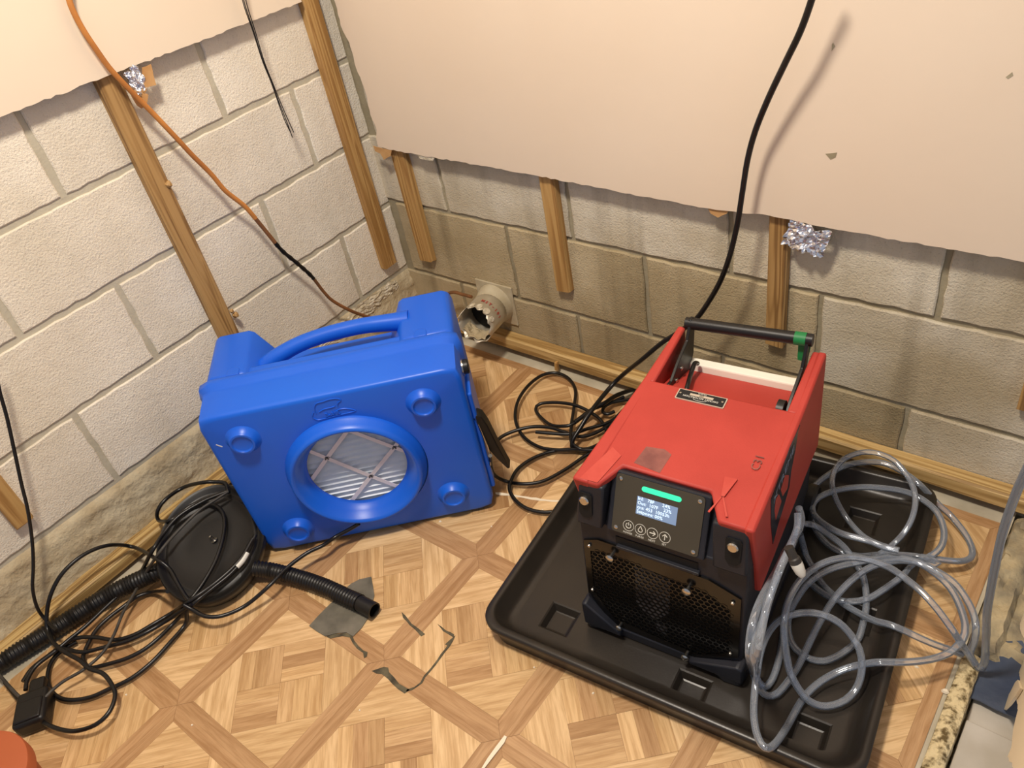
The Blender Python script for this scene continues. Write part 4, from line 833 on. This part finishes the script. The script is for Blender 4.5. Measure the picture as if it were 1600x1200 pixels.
# angular facets on the front corners of the cover
m = MB(); zf = zt(0.05) + 0.0006
m.add([V3(0.020, 0.040, zt(0.05) - 0.003), V3(0.052, 0.041, zt(0.05) - 0.003), V3(0.066, 0.105, zt(0.1) + 0.0012), V3(0.044, 0.118, zt(0.11) + 0.0012)], [(0, 1, 2, 3)]); m.build('scuffed_facet', MT['scratch'], dh)
def topq(pts, name, mtl, h=0.0006):
    Q = [((p[0]), p[1]) for p in pts]
    return MB().prism(Q, lambda p: V3(p[0], p[1], zt(p[1]) - 0.001), lambda p: V3(p[0], p[1], zt(p[1]) + h)).build(name, mtl, dh)
topq([(0.092, 0.098), (0.140, 0.092), (0.143, 0.135), (0.128, 0.142), (0.097, 0.138)], 'tape_residue', MT['scuff'])
topq([(0.238, 0.120), (0.258, 0.122), (0.250, 0.080), (0.246, 0.080)], 'pale_scuff', MT['scratch'])
topq([(0.247, 0.082), (0.250, 0.082), (0.268, 0.048), (0.265, 0.047)], 'pale_scuff', MT['scratch'])
topq([(0.246, 0.082), (0.248, 0.082), (0.240, 0.046), (0.237, 0.047)], 'pale_scuff', MT['scratch'])
text_mesh('C31', 0.020, MT['scuff'], 'engraved_mark', dh, frame(V3(0.276, 0.165, zt(0.165) + 0.0004), (0, 1, 0.07), (-1, 0, 0)), extrude=0.0001)
# white foam strip at the back of the well
m = MB(); m.hexa([V3(0.058, 0.400, 0.352), V3(0.283, 0.400, 0.352), V3(0.283, 0.432, 0.352), V3(0.058, 0.432, 0.352), V3(0.058, 0.404, 0.384), V3(0.283, 0.404, 0.384), V3(0.283, 0.424, 0.384), V3(0.058, 0.424, 0.384)]); m.build('foam_strip', MT['cream'], dh, bevel=0.003)
MB().box(0.05, 0.285, 0.424, 0.434, 0.20, 0.335).build('rear_plate', MT['body'], dh)
# carry handle
hb0 = Vector(V3(0.056, 0.425, 0.462)); hb1 = Vector(V3(0.286, 0.432, 0.468))
hd = MB().tube([hb0 + (hb1 - hb0) * t for t in np.linspace(0, 1, 12)], 0.0115, 20).build('handle_bar', MT['black'], dh, smooth=40)
t0 = hb0 + (hb1 - hb0) * 0.865; ta = (hb1 - hb0).normalized()
MB().lathe([(0.0114, 0), (0.0123, 0.0002), (0.0123, 0.020), (0.0114, 0.0202)], t0, ta, 24).build('green_tape', MT['greentape'], hd, smooth=40)
m = MB(); q0 = t0 + ta * 0.006; m.hexa([q0 + Vector((0, 0.002, -0.008)), q0 + ta * 0.022 + Vector((0, 0.002, -0.008)), q0 + ta * 0.022 + Vector((0, 0.004, -0.008)), q0 + Vector((0, 0.004, -0.008)), q0 + Vector((0.003, -0.004, -0.040)), q0 + ta * 0.010 + Vector((0, -0.004, -0.042)), q0 + ta * 0.010 + Vector((0, -0.002, -0.042)), q0 + Vector((0.003, -0.002, -0.040))])
m.hexa([q0 + Vector((0, 0.002, -0.002)), q0 + ta * 0.022 + Vector((0, 0.002, -0.002)), q0 + ta * 0.022 + Vector((0, 0.004, -0.010)), q0 + Vector((0, 0.004, -0.010)), q0 + Vector((0.002, -0.004, -0.044)), q0 + ta * 0.012 + Vector((0, -0.004, -0.046)), q0 + ta * 0.020 + Vector((0, -0.002, -0.036)), q0 + Vector((0.001, -0.002, -0.036))])
m.build('tape_tail', MT['greentape'], hd)
for s, x in enumerate((0.066, 0.277)):
    sg = 1 if s == 0 else -1
    P = [(0.300, 0.365), (0.330, 0.345), (0.395, 0.350), (0.425, 0.395), (0.438, 0.462), (0.432, 0.474), (0.420, 0.474), (0.414, 0.462), (0.400, 0.440), (0.372, 0.430), (0.350, 0.422), (0.318, 0.405), (0.306, 0.408)]
    if s == 1: P = [(0.300, 0.385), (0.330, 0.380), (0.425, 0.415), (0.440, 0.462), (0.436, 0.476), (0.424, 0.476), (0.416, 0.455), (0.400, 0.428), (0.318, 0.402)]
    MB().prism(P, lambda p: V3(x - 0.003 if s == 0 else x + 0.004, p[0], p[1]), lambda p: V3(x + 0.003 if s == 0 else x - 0.002, p[0], p[1])).build('handle_bracket', MT['black'], dh, smooth=30, bevel=0.001)
    for (d_, z_) in ([(0.335, 0.395), (0.360, 0.405), (0.335, 0.370), (0.362, 0.378)] if s == 0 else [(0.308, 0.392)]):
        MB().lathe([(0.0045, 0), (0.0045, 0.002), (0.003, 0.0035), (0.0006, 0.0036)], V3(x + 0.003 * sg, d_, z_), (sg, 0, 0), 12).build('rivet', MT['steel'], dh, smooth=40)
MB().lathe([(0.001, 0), (0.019, 0), (0.019, 0.012), (0.001, 0.012)], V3(0.262, 0.314, 0.398), (1, 0, 0), 24).build('pivot_knob', MT['black'], dh, smooth=40)
MB().tube(smooth_path([V3(0.088, 0.395, 0.395), V3(0.088, 0.380, 0.405), V3(0.092, 0.350, 0.402), V3(0.100, 0.320, 0.410), V3(0.104, 0.300, 0.410), V3(0.104, 0.292, 0.395)], 0.006), 0.0046, 8).build('cord_stub', MT['cord'], dh, smooth=60)
# nameplate, read from behind the machine
npc = (0.142, 0.272); pr = math.radians(-1)
def npp(x, y, h): return V3(npc[0] + x, npc[1] + y, zt(npc[1] + y) + h)
np_ = MB().prism(rpoly(-0.044, 0.044, -0.0125, 0.0125, 0.002), lambda p: npp(p[0], p[1], -0.001), lambda p: npp(p[0], p[1], 0.0016)).build('nameplate', MT['plate'], dh)
MB().prism(rpoly(-0.042, 0.042, -0.0108, 0.0108, 0.001), lambda p: npp(p[0], p[1], 0.001), lambda p: npp(p[0], p[1], 0.0020)).build('nameplate_field', MT['ink'], np_)
MB().prism(rpoly(-0.021, 0.021, 0.0005, 0.0055, 0.0004), lambda p: npp(p[0], p[1], 0.001), lambda p: npp(p[0], p[1], 0.0024)).build('number_strip', MT['plate'], np_)
for t, y, sz, mt_ in (('DISCREET RESTORATION', -0.0028, 0.0056, 'print'), ('050', 0.003, 0.0052, 'ink'), ('770-00-00', 0.0083, 0.0038, 'print')):
    text_mesh(t, sz, MT[mt_], 'nameplate_text', np_, frame(npp(0, y, 0.0026), (-1, 0, 0), (0, -1, -0.07)), extrude=0.0001)
MB().tube([npp(0.012 * math.cos(a), -0.0062 - 0.003 * math.sin(a), 0.0026) for a in np.linspace(0, math.pi, 8)], 0.0004, 4).build('nameplate_text', MT['print'], np_)
for x in (-0.038, 0.038): MB().lathe([(0.002, 0), (0.002, 0.001), (0.0005, 0.0012)], npp(x, 0.001, 0.002), (0, 0, 1), 10).build('screw', MT['steel'], np_)
# side decal on the right panel
def sd(d, z, h): return V3(0.3128 - 0.004 * d + h, d, z)
def side_local(u, v):
    c_, s_ = math.cos(math.radians(6.5)), math.sin(math.radians(6.5)); nrm_ = np.array([c_, s_, 0.0]); o_ = np.array([1.077, -0.690, 0.0]) + nrm_ * 0.3118
    d_ = ROT @ np.array([(u - 800) / FPX, -(v - 600) / FPX, -1.0]); t_ = ((o_ - CAM) @ nrm_) / (d_ @ nrm_); q_ = CAM + d_ * t_ - np.array([1.077, -0.690, 0.0])
    return (-q_[0] * s_ + q_[1] * c_, q_[2])
DC = [side_local(*q) for q in [(1250, 664), (1247, 672), (1243, 700), (1236, 735), (1233, 760), (1226, 785), (1215, 820), (1207, 850), (1204, 820), (1204, 780), (1211, 762), (1221, 735), (1234, 700)]]
dc = MB().prism(DC[::-1], lambda p: sd(p[0], p[1], -0.0005), lambda p: sd(p[0], p[1], 0.0006)).build('side_decal', MT['decal'], dh)
la, lb = side_local(1206, 785), side_local(1240, 695)
text_mesh('XTREME', 0.030, MT['decal_l'], 'decal_lettering', dc, frame(sd((la[0] + lb[0]) / 2 + 0.004, (la[1] + lb[1]) / 2 - 0.006, 0.0009), (0, lb[0] - la[0], lb[1] - la[1]), (0, -(lb[1] - la[1]), lb[0] - la[0])) @ Matrix.Diagonal((1.0, 0.75, 1, 1)), extrude=0.0001)
for q in ([(1232, 742), (1230, 762), (1222, 775), (1219, 765), (1226, 742)], [(1216, 772), (1220, 783), (1211, 812), (1209, 798), (1211, 780)]):
    MB().prism([side_local(*k) for k in q][::-1], lambda p: sd(p[0], p[1], 0.0), lambda p: sd(p[0], p[1], 0.0009)).build('decal_inset', MT['red'], dc)

# ------------------------------------------------------------------ clear tubing
zc, zs = math.cos(math.radians(6.5)), math.sin(math.radians(6.5))
def side_at(u, v, off=0.335):
    """point on a plane standing just right of the machine's side"""
    nrm = np.array([zc, zs, 0.0]); o = np.array([1.077, -0.690, 0.0]) + nrm * off
    d = ROT @ np.array([(u - 800) / FPX, -(v - 600) / FPX, -1.0]); t = ((o - CAM) @ nrm) / (d @ nrm); return tuple(float(x) for x in CAM + d * t)
RT = 0.0062
def wr(seq): return [side_at(q[0], q[1], q[3]) if len(q) == 4 and q[2] == 's' else (at(q[0], q[1], 2, q[2])) for q in seq]
S1 = [(1248, 794, 's', .335), (1252, 808, 's', .34), (1249, 825, 's', .34), (1238, 845, 's', .335), (1227, 863, 's', .33), (1217, 885, 's', .33), (1205, 907, 's', .33), (1192, 930, 's', .33), (1182, 953, 's', .332), (1175, 977, 's', .334), (1171, 1002, 's', .336), (1171, 1027, 's', .34), (1176, 1050, .045), (1187, 1077, .032), (1200, 1087, .030), (1214, 1084, .030), (1229, 1068, .030), (1244, 1046, .032), (1258, 1019, .04), (1275, 983, .05), (1292, 953, .06), (1308, 930, .07), (1330, 907, .075), (1350, 892, .078), (1372, 882, .08), (1403, 876, .08), (1433, 879, .08), (1463, 892, .08), (1490, 910, .08), (1508, 933, .08), (1520, 957, .075), (1525, 980, .07), (1522, 1002, .05), (1515, 1020, .035), (1520, 1032, .02), (1530, 1044, .01), (1538, 1036, .03), (1541, 993, .12), (1542, 960, .18), (1547, 927, .23), (1555, 885, .29), (1565, 839, .36), (1577, 800, .42), (1592, 760, .48), (1612, 718, .54), (1640, 660, .62)]
S2a = [(1240, 846, 's', .335), (1246, 828, 's', .345), (1253, 819, .11), (1272, 821, .09), (1294, 835, .08), (1316, 852, .07), (1330, 869, .06), (1340, 885, .05), (1348, 899, .045), (1353, 923, .04), (1353, 952, .035), (1348, 977, .03), (1341, 998, .028), (1327, 1013, .028), (1307, 1026, .028), (1287, 1033, .028), (1267, 1030, .028), (1250, 1020, .028), (1237, 1005, .030), (1231, 982, .035), (1234, 957, .045), (1247, 932, .055), (1263, 911, .062), (1284, 896, .066), (1308, 886, .07), (1340, 879, .074), (1375, 873, .078), (1408, 872, .08), (1438, 881, .08), (1465, 899, .08), (1486, 921, .08), (1500, 948, .08), (1508, 977, .08), (1505, 997, .075), (1495, 1010, .07), (1483, 1020, .065), (1463, 1028, .062), (1437, 1033, .068), (1403, 1035, .076), (1372, 1035, .076), (1348, 1038, .06), (1321, 1045, .05), (1297, 1056, .042), (1277, 1069, .038), (1261, 1084, .034), (1248, 1102, .030), (1235, 1126, .028), (1221, 1149, .042), (1210, 1163, .060), (1200, 1169, .070), (1190, 1163, .070), (1182, 1145, .067), (1178, 1121, .066), (1178, 1097, .065), (1180, 1073, .07), (1183, 1050, .08), (1188, 1020, .09), (1198, 993, .10), (1213, 973, .11), (1230, 963, .12), (1250, 958, .12), (1273, 958, .12), (1297, 965, .115), (1317, 978, .105), (1333, 997, .09), (1343, 1015, .08), (1347, 1038, .065), (1344, 1061, .05), (1336, 1079, .04), (1321, 1094, .034), (1302, 1102, .034), (1283, 1103, .036), (1264, 1095, .044), (1249, 1078, .06), (1237, 1056, .08), (1230, 1031, .10), (1226, 1002, .12), (1225, 977, .14), (1228, 952, .15), (1237, 927, .155), (1252, 905, .155), (1273, 887, .15), (1300, 875, .145), (1330, 871, .14), (1358, 875, .135), (1390, 887, .13), (1412, 902, .125), (1437, 922, .12), (1457, 943, .115), (1473, 963, .105), (1490, 987, .09), (1500, 1003, .07), (1512, 1020, .045), (1522, 1036, .02)]
S3 = [(1405, 860), (1378, 852), (1352, 840), (1332, 821), (1316, 799), (1305, 777), (1300, 753), (1305, 733), (1319, 717), (1345, 707), (1370, 708), (1396, 719), (1416, 741), (1428, 765), (1430, 788), (1424, 812), (1412, 833), (1396, 850), (1380, 862), (1363, 872), (1345, 876)]
S4 = [(1440, 884), (1466, 880), (1440, 871), (1405, 867), (1370, 867), (1345, 869), (1316, 863), (1294, 851), (1277, 832), (1266, 808), (1263, 783), (1272, 761), (1294, 742), (1323, 727), (1354, 722), (1382, 724), (1410, 737), (1437, 757), (1466, 788), (1482, 802), (1496, 818), (1510, 837), (1519, 858), (1517, 871), (1501, 877), (1466, 874), (1440, 870)]
S5 = [(1404, 860), (1382, 855), (1363, 847), (1341, 841), (1316, 834), (1294, 823), (1275, 808), (1269, 794), (1275, 781), (1294, 770), (1323, 763), (1354, 761), (1382, 763), (1404, 766), (1425, 772), (1445, 783), (1463, 799), (1473, 820), (1475, 839), (1470, 855), (1457, 867), (1440, 875), (1425, 884), (1410, 900), (1390, 915), (1375, 925), (1360, 934), (1342, 939), (1323, 940), (1308, 937), (1293, 931), (1280, 923), (1267, 912), (1256, 900)]
S6 = [(1250, 834), (1255, 852), (1259, 867), (1268, 884), (1283, 910), (1300, 928), (1317, 943), (1342, 958), (1367, 970), (1390, 976), (1412, 985), (1437, 997), (1463, 1008), (1487, 1016), (1503, 1022)]
S7 = [(1238, 850, 's', .34), (1224, 876, 's', .345), (1210, 912, 's', .345), (1202, 935, 's', .345), (1195, 960, 's', .345), (1189, 990, 's', .35), (1183, 1020, 's', .355), (1180, 1046, .06), (1184, 1064, .045), (1194, 1074, .032), (1205, 1064, .028), (1213, 1045, .028), (1219, 1020, .028), (1223, 995, .028), (1226, 970, .028)]
S8 = [(1247, 802, 's', .345), (1246, 826, 's', .35), (1234, 855, 's', .345), (1221, 884, 's', .345), (1208, 916, 's', .34), (1197, 945, 's', .34), (1188, 972, 's', .342), (1181, 1000, 's', .345), (1178, 1030, 's', .35), (1181, 1058, .05), (1190, 1070, .04)]
m = MB()
for q, seed in ((wr(S1), 0), (wr(S2a), 0), (wr(S7), 0), (wr(S8), 0)): m.tube(smooth_path(q), RT, 12)
for q, za, zb, bp in ((S5, .10, .03, .0),): m.tube(smooth_path(trace(arc_z(q, za, zb, bp, 3))), RT, 12)
s3z = [.05, .05, .05, .05, .06, .075, .09, .10, .115, .12, .12, .12, .11, .10, .09, .075, .06, .045, .04, .04, .045]
m.tube(smooth_path([at(u, v, 2, z) for (u, v), z in zip(S3, s3z)]), RT * 0.9, 12)
s4z = [.05, .055, .06, .05, .03, .03, .03, .03, .03, .03, .035, .045, .055, .06, .065, .068, .066, .062, .04, .03, .025, .02, .02, .02, .03, .045, .06]
m.tube(smooth_path([at(u, v, 2, z) for (u, v), z in zip(S4, s4z)]), RT, 12)
s6z = [.09, .05, .035, .03, .028, .03, .034, .045, .058, .066, .066, .06, .05, .04, .03]
m.tube(smooth_path([at(u, v, 2, z) for (u, v), z in zip(S6, s6z)]), RT, 12)
tb = tag(m.build('clear_tubing', MT['clear'], smooth=60), 'long clear vinyl drain tubing looped in the tray and over the floor', 'tubing')
ct = empty('hose_connector', side_at(1236, 862, 0.36), 0, 'small white and grey hose connector beside the red machine', 'connector')
c0 = Vector(side_at(1232, 855, 0.355)); c1 = Vector(side_at(1249, 890, 0.375)); ax_ = (c1 - c0).normalized()
o = MB().tube([c0, c0 + ax_ * 0.018, c0 + ax_ * 0.020, c0 + ax_ * 0.028], 0.008, 12, rf=lambda t, i: 0.0072 if i < 2 else 0.0092).build('grey_collar', MT['cordgrey'], ct, smooth=40); o.location = [-c for c in ct.location]
o = MB().tube([c0 + ax_ * 0.028, c0 + ax_ * 0.034, c0 + ax_ * 0.046, c0 + ax_ * 0.052], 0.008, 12, rf=lambda t, i: (0.0092, 0.0092, 0.0078, 0.005)[i]).build('white_cap', MT['print'], ct, smooth=40); o.location = [-c for c in ct.location]

# ------------------------------------------------------------------ black canister with hoses, cords at the lower left
cc = Vector(at(323, 858, 2, 0.115)); nrm = Vector((0.30, -0.22, 0.92)).normalized()
top_ = Vector(at(346, 756, 2, 0.115)); bot_ = Vector(at(326, 944, 2, 0.042)); up_ = (top_ - bot_).normalized(); left_ = Vector(at(240, 862, 2, 0.085)); right_ = Vector(at(410, 838, 2, 0.055))
rt_ = (right_ - left_).normalized(); nrm = rt_.cross(up_).normalized(); up_ = nrm.cross(rt_); cc = (left_ + right_) / 2 * 0.5 + (top_ + bot_) / 2 * 0.5
R1 = (right_ - left_).length / 2; R2 = (top_ - bot_).length / 2
cn_ = empty('drain_canister', cc, 0, 'round black plastic canister lid leaning by the left wall batten', 'canister')
def dome(prof, name, mtl):
    m = MB(); n = 56; vs = [up_ * (R2 * r * math.sin(2 * math.pi * j / n)) + rt_ * (R1 * r * math.cos(2 * math.pi * j / n)) + nrm * h for r, h in prof for j in range(n)]; k = len(prof)
    m.add(vs, [(i * n + j, i * n + (j + 1) % n, (i + 1) * n + (j + 1) % n, (i + 1) * n + j) for i in range(k - 1) for j in range(n)] + [tuple(range((k - 1) * n, k * n)), tuple(range(n))[::-1]])
    return m.build(name, mtl, cn_, smooth=45)
dome([(0.90, -0.034), (0.94, -0.032), (0.985, -0.012), (1.0, -0.002), (1.0, 0.004), (0.98, 0.008), (0.93, 0.006), (0.89, -0.001), (0.84, -0.003), (0.80, 0.0), (0.77, 0.0), (0.74, -0.003), (0.4, -0.003)], 'lid', MT['black'])
sc0 = up_ * 0.006 + rt_ * 0.004
MB().lathe([(0.008, -0.002), (0.008, -0.0005), (0.0035, 0.0), (0.0035, 0.014), (0.001, 0.015)], sc0, (nrm + rt_ * -0.5 + up_ * 0.3), 12).build('screw', MT['steel'], cn_, smooth=40)
def ribbed(name, uvz, r, label, cuff=0.0, cat='hose', pitch=0.0075):
    P = smooth_path([at(*q) for q in [(u, v, 2, z) for u, v, z in uvz]], 0.0018); L = len(P)
    nc = int(cuff / 0.0018)
    e = empty(name, P[0], 0, label, cat)
    m = MB(); m.tube(P[:L - nc], r, 18, cap=False, rf=lambda t, i: r * (0.93 + 0.07 * math.sin(2 * math.pi * i * 0.0018 / pitch))); o = m.build('corrugated_tube', MT['black'], e, smooth=70); o.location = [-c for c in e.location]
    if nc:
        Q = P[L - nc - 1:]; m = MB(); n = 20; T_ = (Q[-1] - Q[0]).normalized()
        m.tube(Q, r * 0.92, n, cap=False); m.tube(Q, r * 0.76, n, cap=False)
        b = len(m.v) - 2 * n * len(Q); k = len(Q)
        for j in range(n): m.f.append(((k - 1) * n + j, (k - 1) * n + (j + 1) % n, k * n + (k - 1) * n + (j + 1) % n, k * n + (k - 1) * n + j)); m.m.append(0)
        o = m.build('smooth_cuff', MT['black'], e, smooth=50); o.location = [-c for c in e.location]
        m = MB(); m.tube(Q[:max(2, len(Q) // 3)], r * 0.75, n); o = m.build('dark_bore', MT['dark'], e); o.location = [-c for c in e.location]
    return e
ribbed('corrugated_hose', [(396, 888, 0.040), (420, 891, 0.030), (450, 898, 0.024), (480, 907, 0.021), (510, 918, 0.021), (538, 931, 0.021), (562, 942, 0.021), (585, 954, 0.021)], 0.0185, 'black corrugated hose ending open on the parquet near the duct tape', cuff=0.042)
ribbed('corrugated_hose', [(262, 886, 0.045), (240, 896, 0.040), (205, 912, 0.032), (170, 930, 0.028), (130, 954, 0.025), (90, 980, 0.024), (45, 1008, 0.024), (0, 1036, 0.024), (-45, 1066, 0.024)], 0.021, 'black corrugated hose running beside the left wall batten out of frame')
cord('dangling_cable', [[(-14, 560, 0, 0.055), (-5, 590, 0, 0.055), (0, 614, 0, 0.055), (11, 653, 0, 0.055), (23, 707, 0, 0.058), (34, 758, 0, 0.060), (43, 795, 0, 0.062), (50, 843, 0, 0.062), (52, 883, 0, 0.064), (51, 919, 0, 0.066), (58, 949, 0, 0.070), (71, 968, 0, 0.078), (88, 985, 0.055)]], 0.0037, MT['cord'], 'black cord hanging down the left wall in front of a strip end')
# pile of cords
L1 = [(357, 770), (352, 755), (334, 753), (316, 754), (286, 762), (258, 781), (246, 799), (248, 813), (262, 814), (278, 806), (297, 791), (316, 785), (335, 789), (348, 801), (351, 823), (346, 850), (335, 880), (316, 913), (297, 938)]
L2 = [(357, 767), (334, 776), (316, 784), (280, 806), (256, 833), (236, 864), (220, 894), (198, 918), (165, 949), (132, 980), (107, 1000), (87, 1017), (57, 1040), (43, 1062), (40, 1078)]
L3 = [(297, 940), (289, 930), (278, 912), (264, 888), (242, 872), (209, 855), (170, 852), (132, 866), (99, 894), (80, 927), (73, 960), (75, 987), (87, 1008), (107, 1022), (125, 1032), (140, 1045), (160, 1052), (173, 1067), (180, 1086), (171, 1112), (150, 1132), (120, 1142), (95, 1140), (70, 1130), (45, 1112), (25, 1088), (8, 1066)]
L4 = [(380, 880), (340, 915), (296, 948), (290, 975), (265, 1005), (237, 1035), (205, 1060), (170, 1077), (140, 1090), (107, 1094), (85, 1085), (75, 1065), (78, 1040), (92, 1020), (120, 1003)]
L5 = [(399, 836), (385, 866), (363, 894), (330, 921), (300, 945), (275, 970), (250, 995), (225, 1015), (195, 1030), (160, 1040), (140, 1043), (130, 1030), (135, 1012), (150, 985), (170, 965), (190, 950), (215, 932), (240, 925), (262, 924)]
L6 = [(395, 842), (375, 875), (340, 908), (295, 940), (270, 957), (240, 975), (210, 992), (180, 1000), (150, 996), (120, 997), (100, 1007), (75, 1025), (50, 1045), (36, 1065)]
L7 = [(300, 944), (260, 970), (225, 990), (195, 1003), (160, 1012), (130, 1019), (105, 1015), (92, 1010)]
L9 = [(287, 945), (300, 952), (321, 963), (348, 962), (384, 946), (420, 916), (450, 886), (480, 864), (505, 852)]
def lid_pt(u, v, h):
    d = Vector(ROT @ np.array([(u - 800) / FPX, -(v - 600) / FPX, -1.0])); O = Vector(CAM); o_ = cc + nrm * h
    q = O + d * ((o_ - O).dot(nrm) / d.dot(nrm)); w_ = q - o_
    return q, math.hypot(w_.dot(rt_) / R1, w_.dot(up_) / R2)
def hz(uv, f):
    """cable points: on the leaning lid where the trace crosses it, else at height f above the floor and clear of the left wall"""
    out = []
    for i, (u, v) in enumerate(uv):
        h = f(i / (len(uv) - 1), u, v); q, d = lid_pt(u, v, h + 0.004)
        if d < 1.06: out.append(tuple(q)); continue
        p = at(u, v, 2, h)
        out.append(p if p[0] > 0.066 else at(u, v, 0, 0.066 + h * 0.3))
    return out
def wcord(name, paths, r, mtl, label):
    m = MB()
    for p in paths: m.tube(smooth_path(p), r, 8)
    return tag(m.build(name, mtl, smooth=60), label, 'cord')
wcord('power_cable', [hz(L1, lambda t, u, v: 0.010), hz(L4, lambda t, u, v: 0.010), hz(L6, lambda t, u, v: 0.020)], 0.0047, MT['cord'], 'black power cable lying over the canister and in loops on the floor')
wcord('power_cable', [hz(L2, lambda t, u, v: 0.026), hz(L3, lambda t, u, v: 0.018 + 0.03 * math.sin(math.pi * t) ** 2)], 0.0045, MT['cord'], 'black power cable arching over the left batten and down to the adapter')
wcord('power_cable', [hz(L5, lambda t, u, v: 0.016), hz(L7, lambda t, u, v: 0.022), hz(L9, lambda t, u, v: 0.045 * (1 - t) ** 2 + 0.022 if t < 0.55 else 0.050) + [at(524, 839, 2, 0.045), at(548, 826, 2, 0.055), at(561, 818, 2, 0.065)]], 0.0046, MT['cord'], 'black power cable looping right over the corrugated hose to the blue machine')
L8 = [(-8, 1050), (0, 1056), (15, 1073), (32, 1090), (50, 1100), (65, 1095), (80, 1080), (100, 1064), (125, 1050), (145, 1035), (162, 1018), (178, 992), (192, 958), (208, 930), (222, 905), (247, 866), (275, 833), (311, 798), (335, 782), (357, 768)]
wcord('grey_cord', [hz(L8, lambda t, u, v: 0.034)], 0.0034, MT['cordgrey'], 'thin worn grey cord crossing the black cable pile')
wt = hz([(386, 864), (379, 876), (370, 886)], lambda t, u, v: 0.018)
tag(MB().tube(smooth_path(wt), 0.0060, 10).build('white_tape_wrap', MT['print']), 'white tape wrapped around a black cable at the canister edge', 'tape')
ad = empty('power_adapter', at(62, 1118, 2, 0.0), math.radians(-34), 'dark grey power adapter block on the floor by the orange bucket', 'power adapter')
MB().box(-0.040, 0.042, -0.032, 0.032, 0.0, 0.040).build('adapter_body', MT['black'], ad, smooth=40, bevel=0.010, seg=3)
MB().box(-0.012, 0.036, -0.026, 0.026, 0.038, 0.044).build('raised_panel', MT['black'], ad, smooth=40, bevel=0.003)
MB().box(-0.075, -0.036, -0.016, 0.016, 0.004, 0.030).build('strain_relief', MT['black'], ad, bevel=0.006)
# orange bucket, only its rim and side in frame
bo = at(-52, 1232, 2, 0.16)
bk = empty('orange_bucket', (bo[0], bo[1], 0), 0, 'orange round bucket at the lower left corner', 'bucket')
Rb = math.dist(bo[:2], at(40, 1160, 2, 0.16)[:2])
MB().lathe([(Rb * 0.80, 0.0), (Rb * 0.93, 0.13), (Rb, 0.135), (Rb, 0.158), (Rb * 0.985, 0.162), (Rb * 0.93, 0.164), (0.001, 0.166)], (0, 0, 0), (0, 0, 1), 64).build('bucket_body', MT['orange'], bk, smooth=35)

# ------------------------------------------------------------------ crumbs of plaster on the floor
rn = random.Random(11)
for k_, (u, v, s) in enumerate([(688, 815, .004), (768, 823, .003), (848, 797, .003), (1476, 1080, .007), (1432, 1042, .004), (300, 1133, .003), (927, 1083, .003), (197, 1086, .003), (835, 1043, .0025), (562, 1110, .0025), (1416, 900, .003)]):
    p = at(u, v, 2, 0.0); mm = MB(); P = [(s * math.cos(a) * rn.uniform(.6, 1.2), s * math.sin(a) * rn.uniform(.5, 1.1)) for a in np.linspace(0, 5.2, 6)]
    mm.prism(P, lambda q: (p[0] + q[0], p[1] + q[1], 0.0003), lambda q: (p[0] + q[0] * .6, p[1] + q[1] * .6, 0.0003 + s * 0.5))
    tag(mm.build('plaster_chip', MT['chip']), 'small white plaster chip lying on the parquet floor', 'debris', 'plaster chips on the floor')
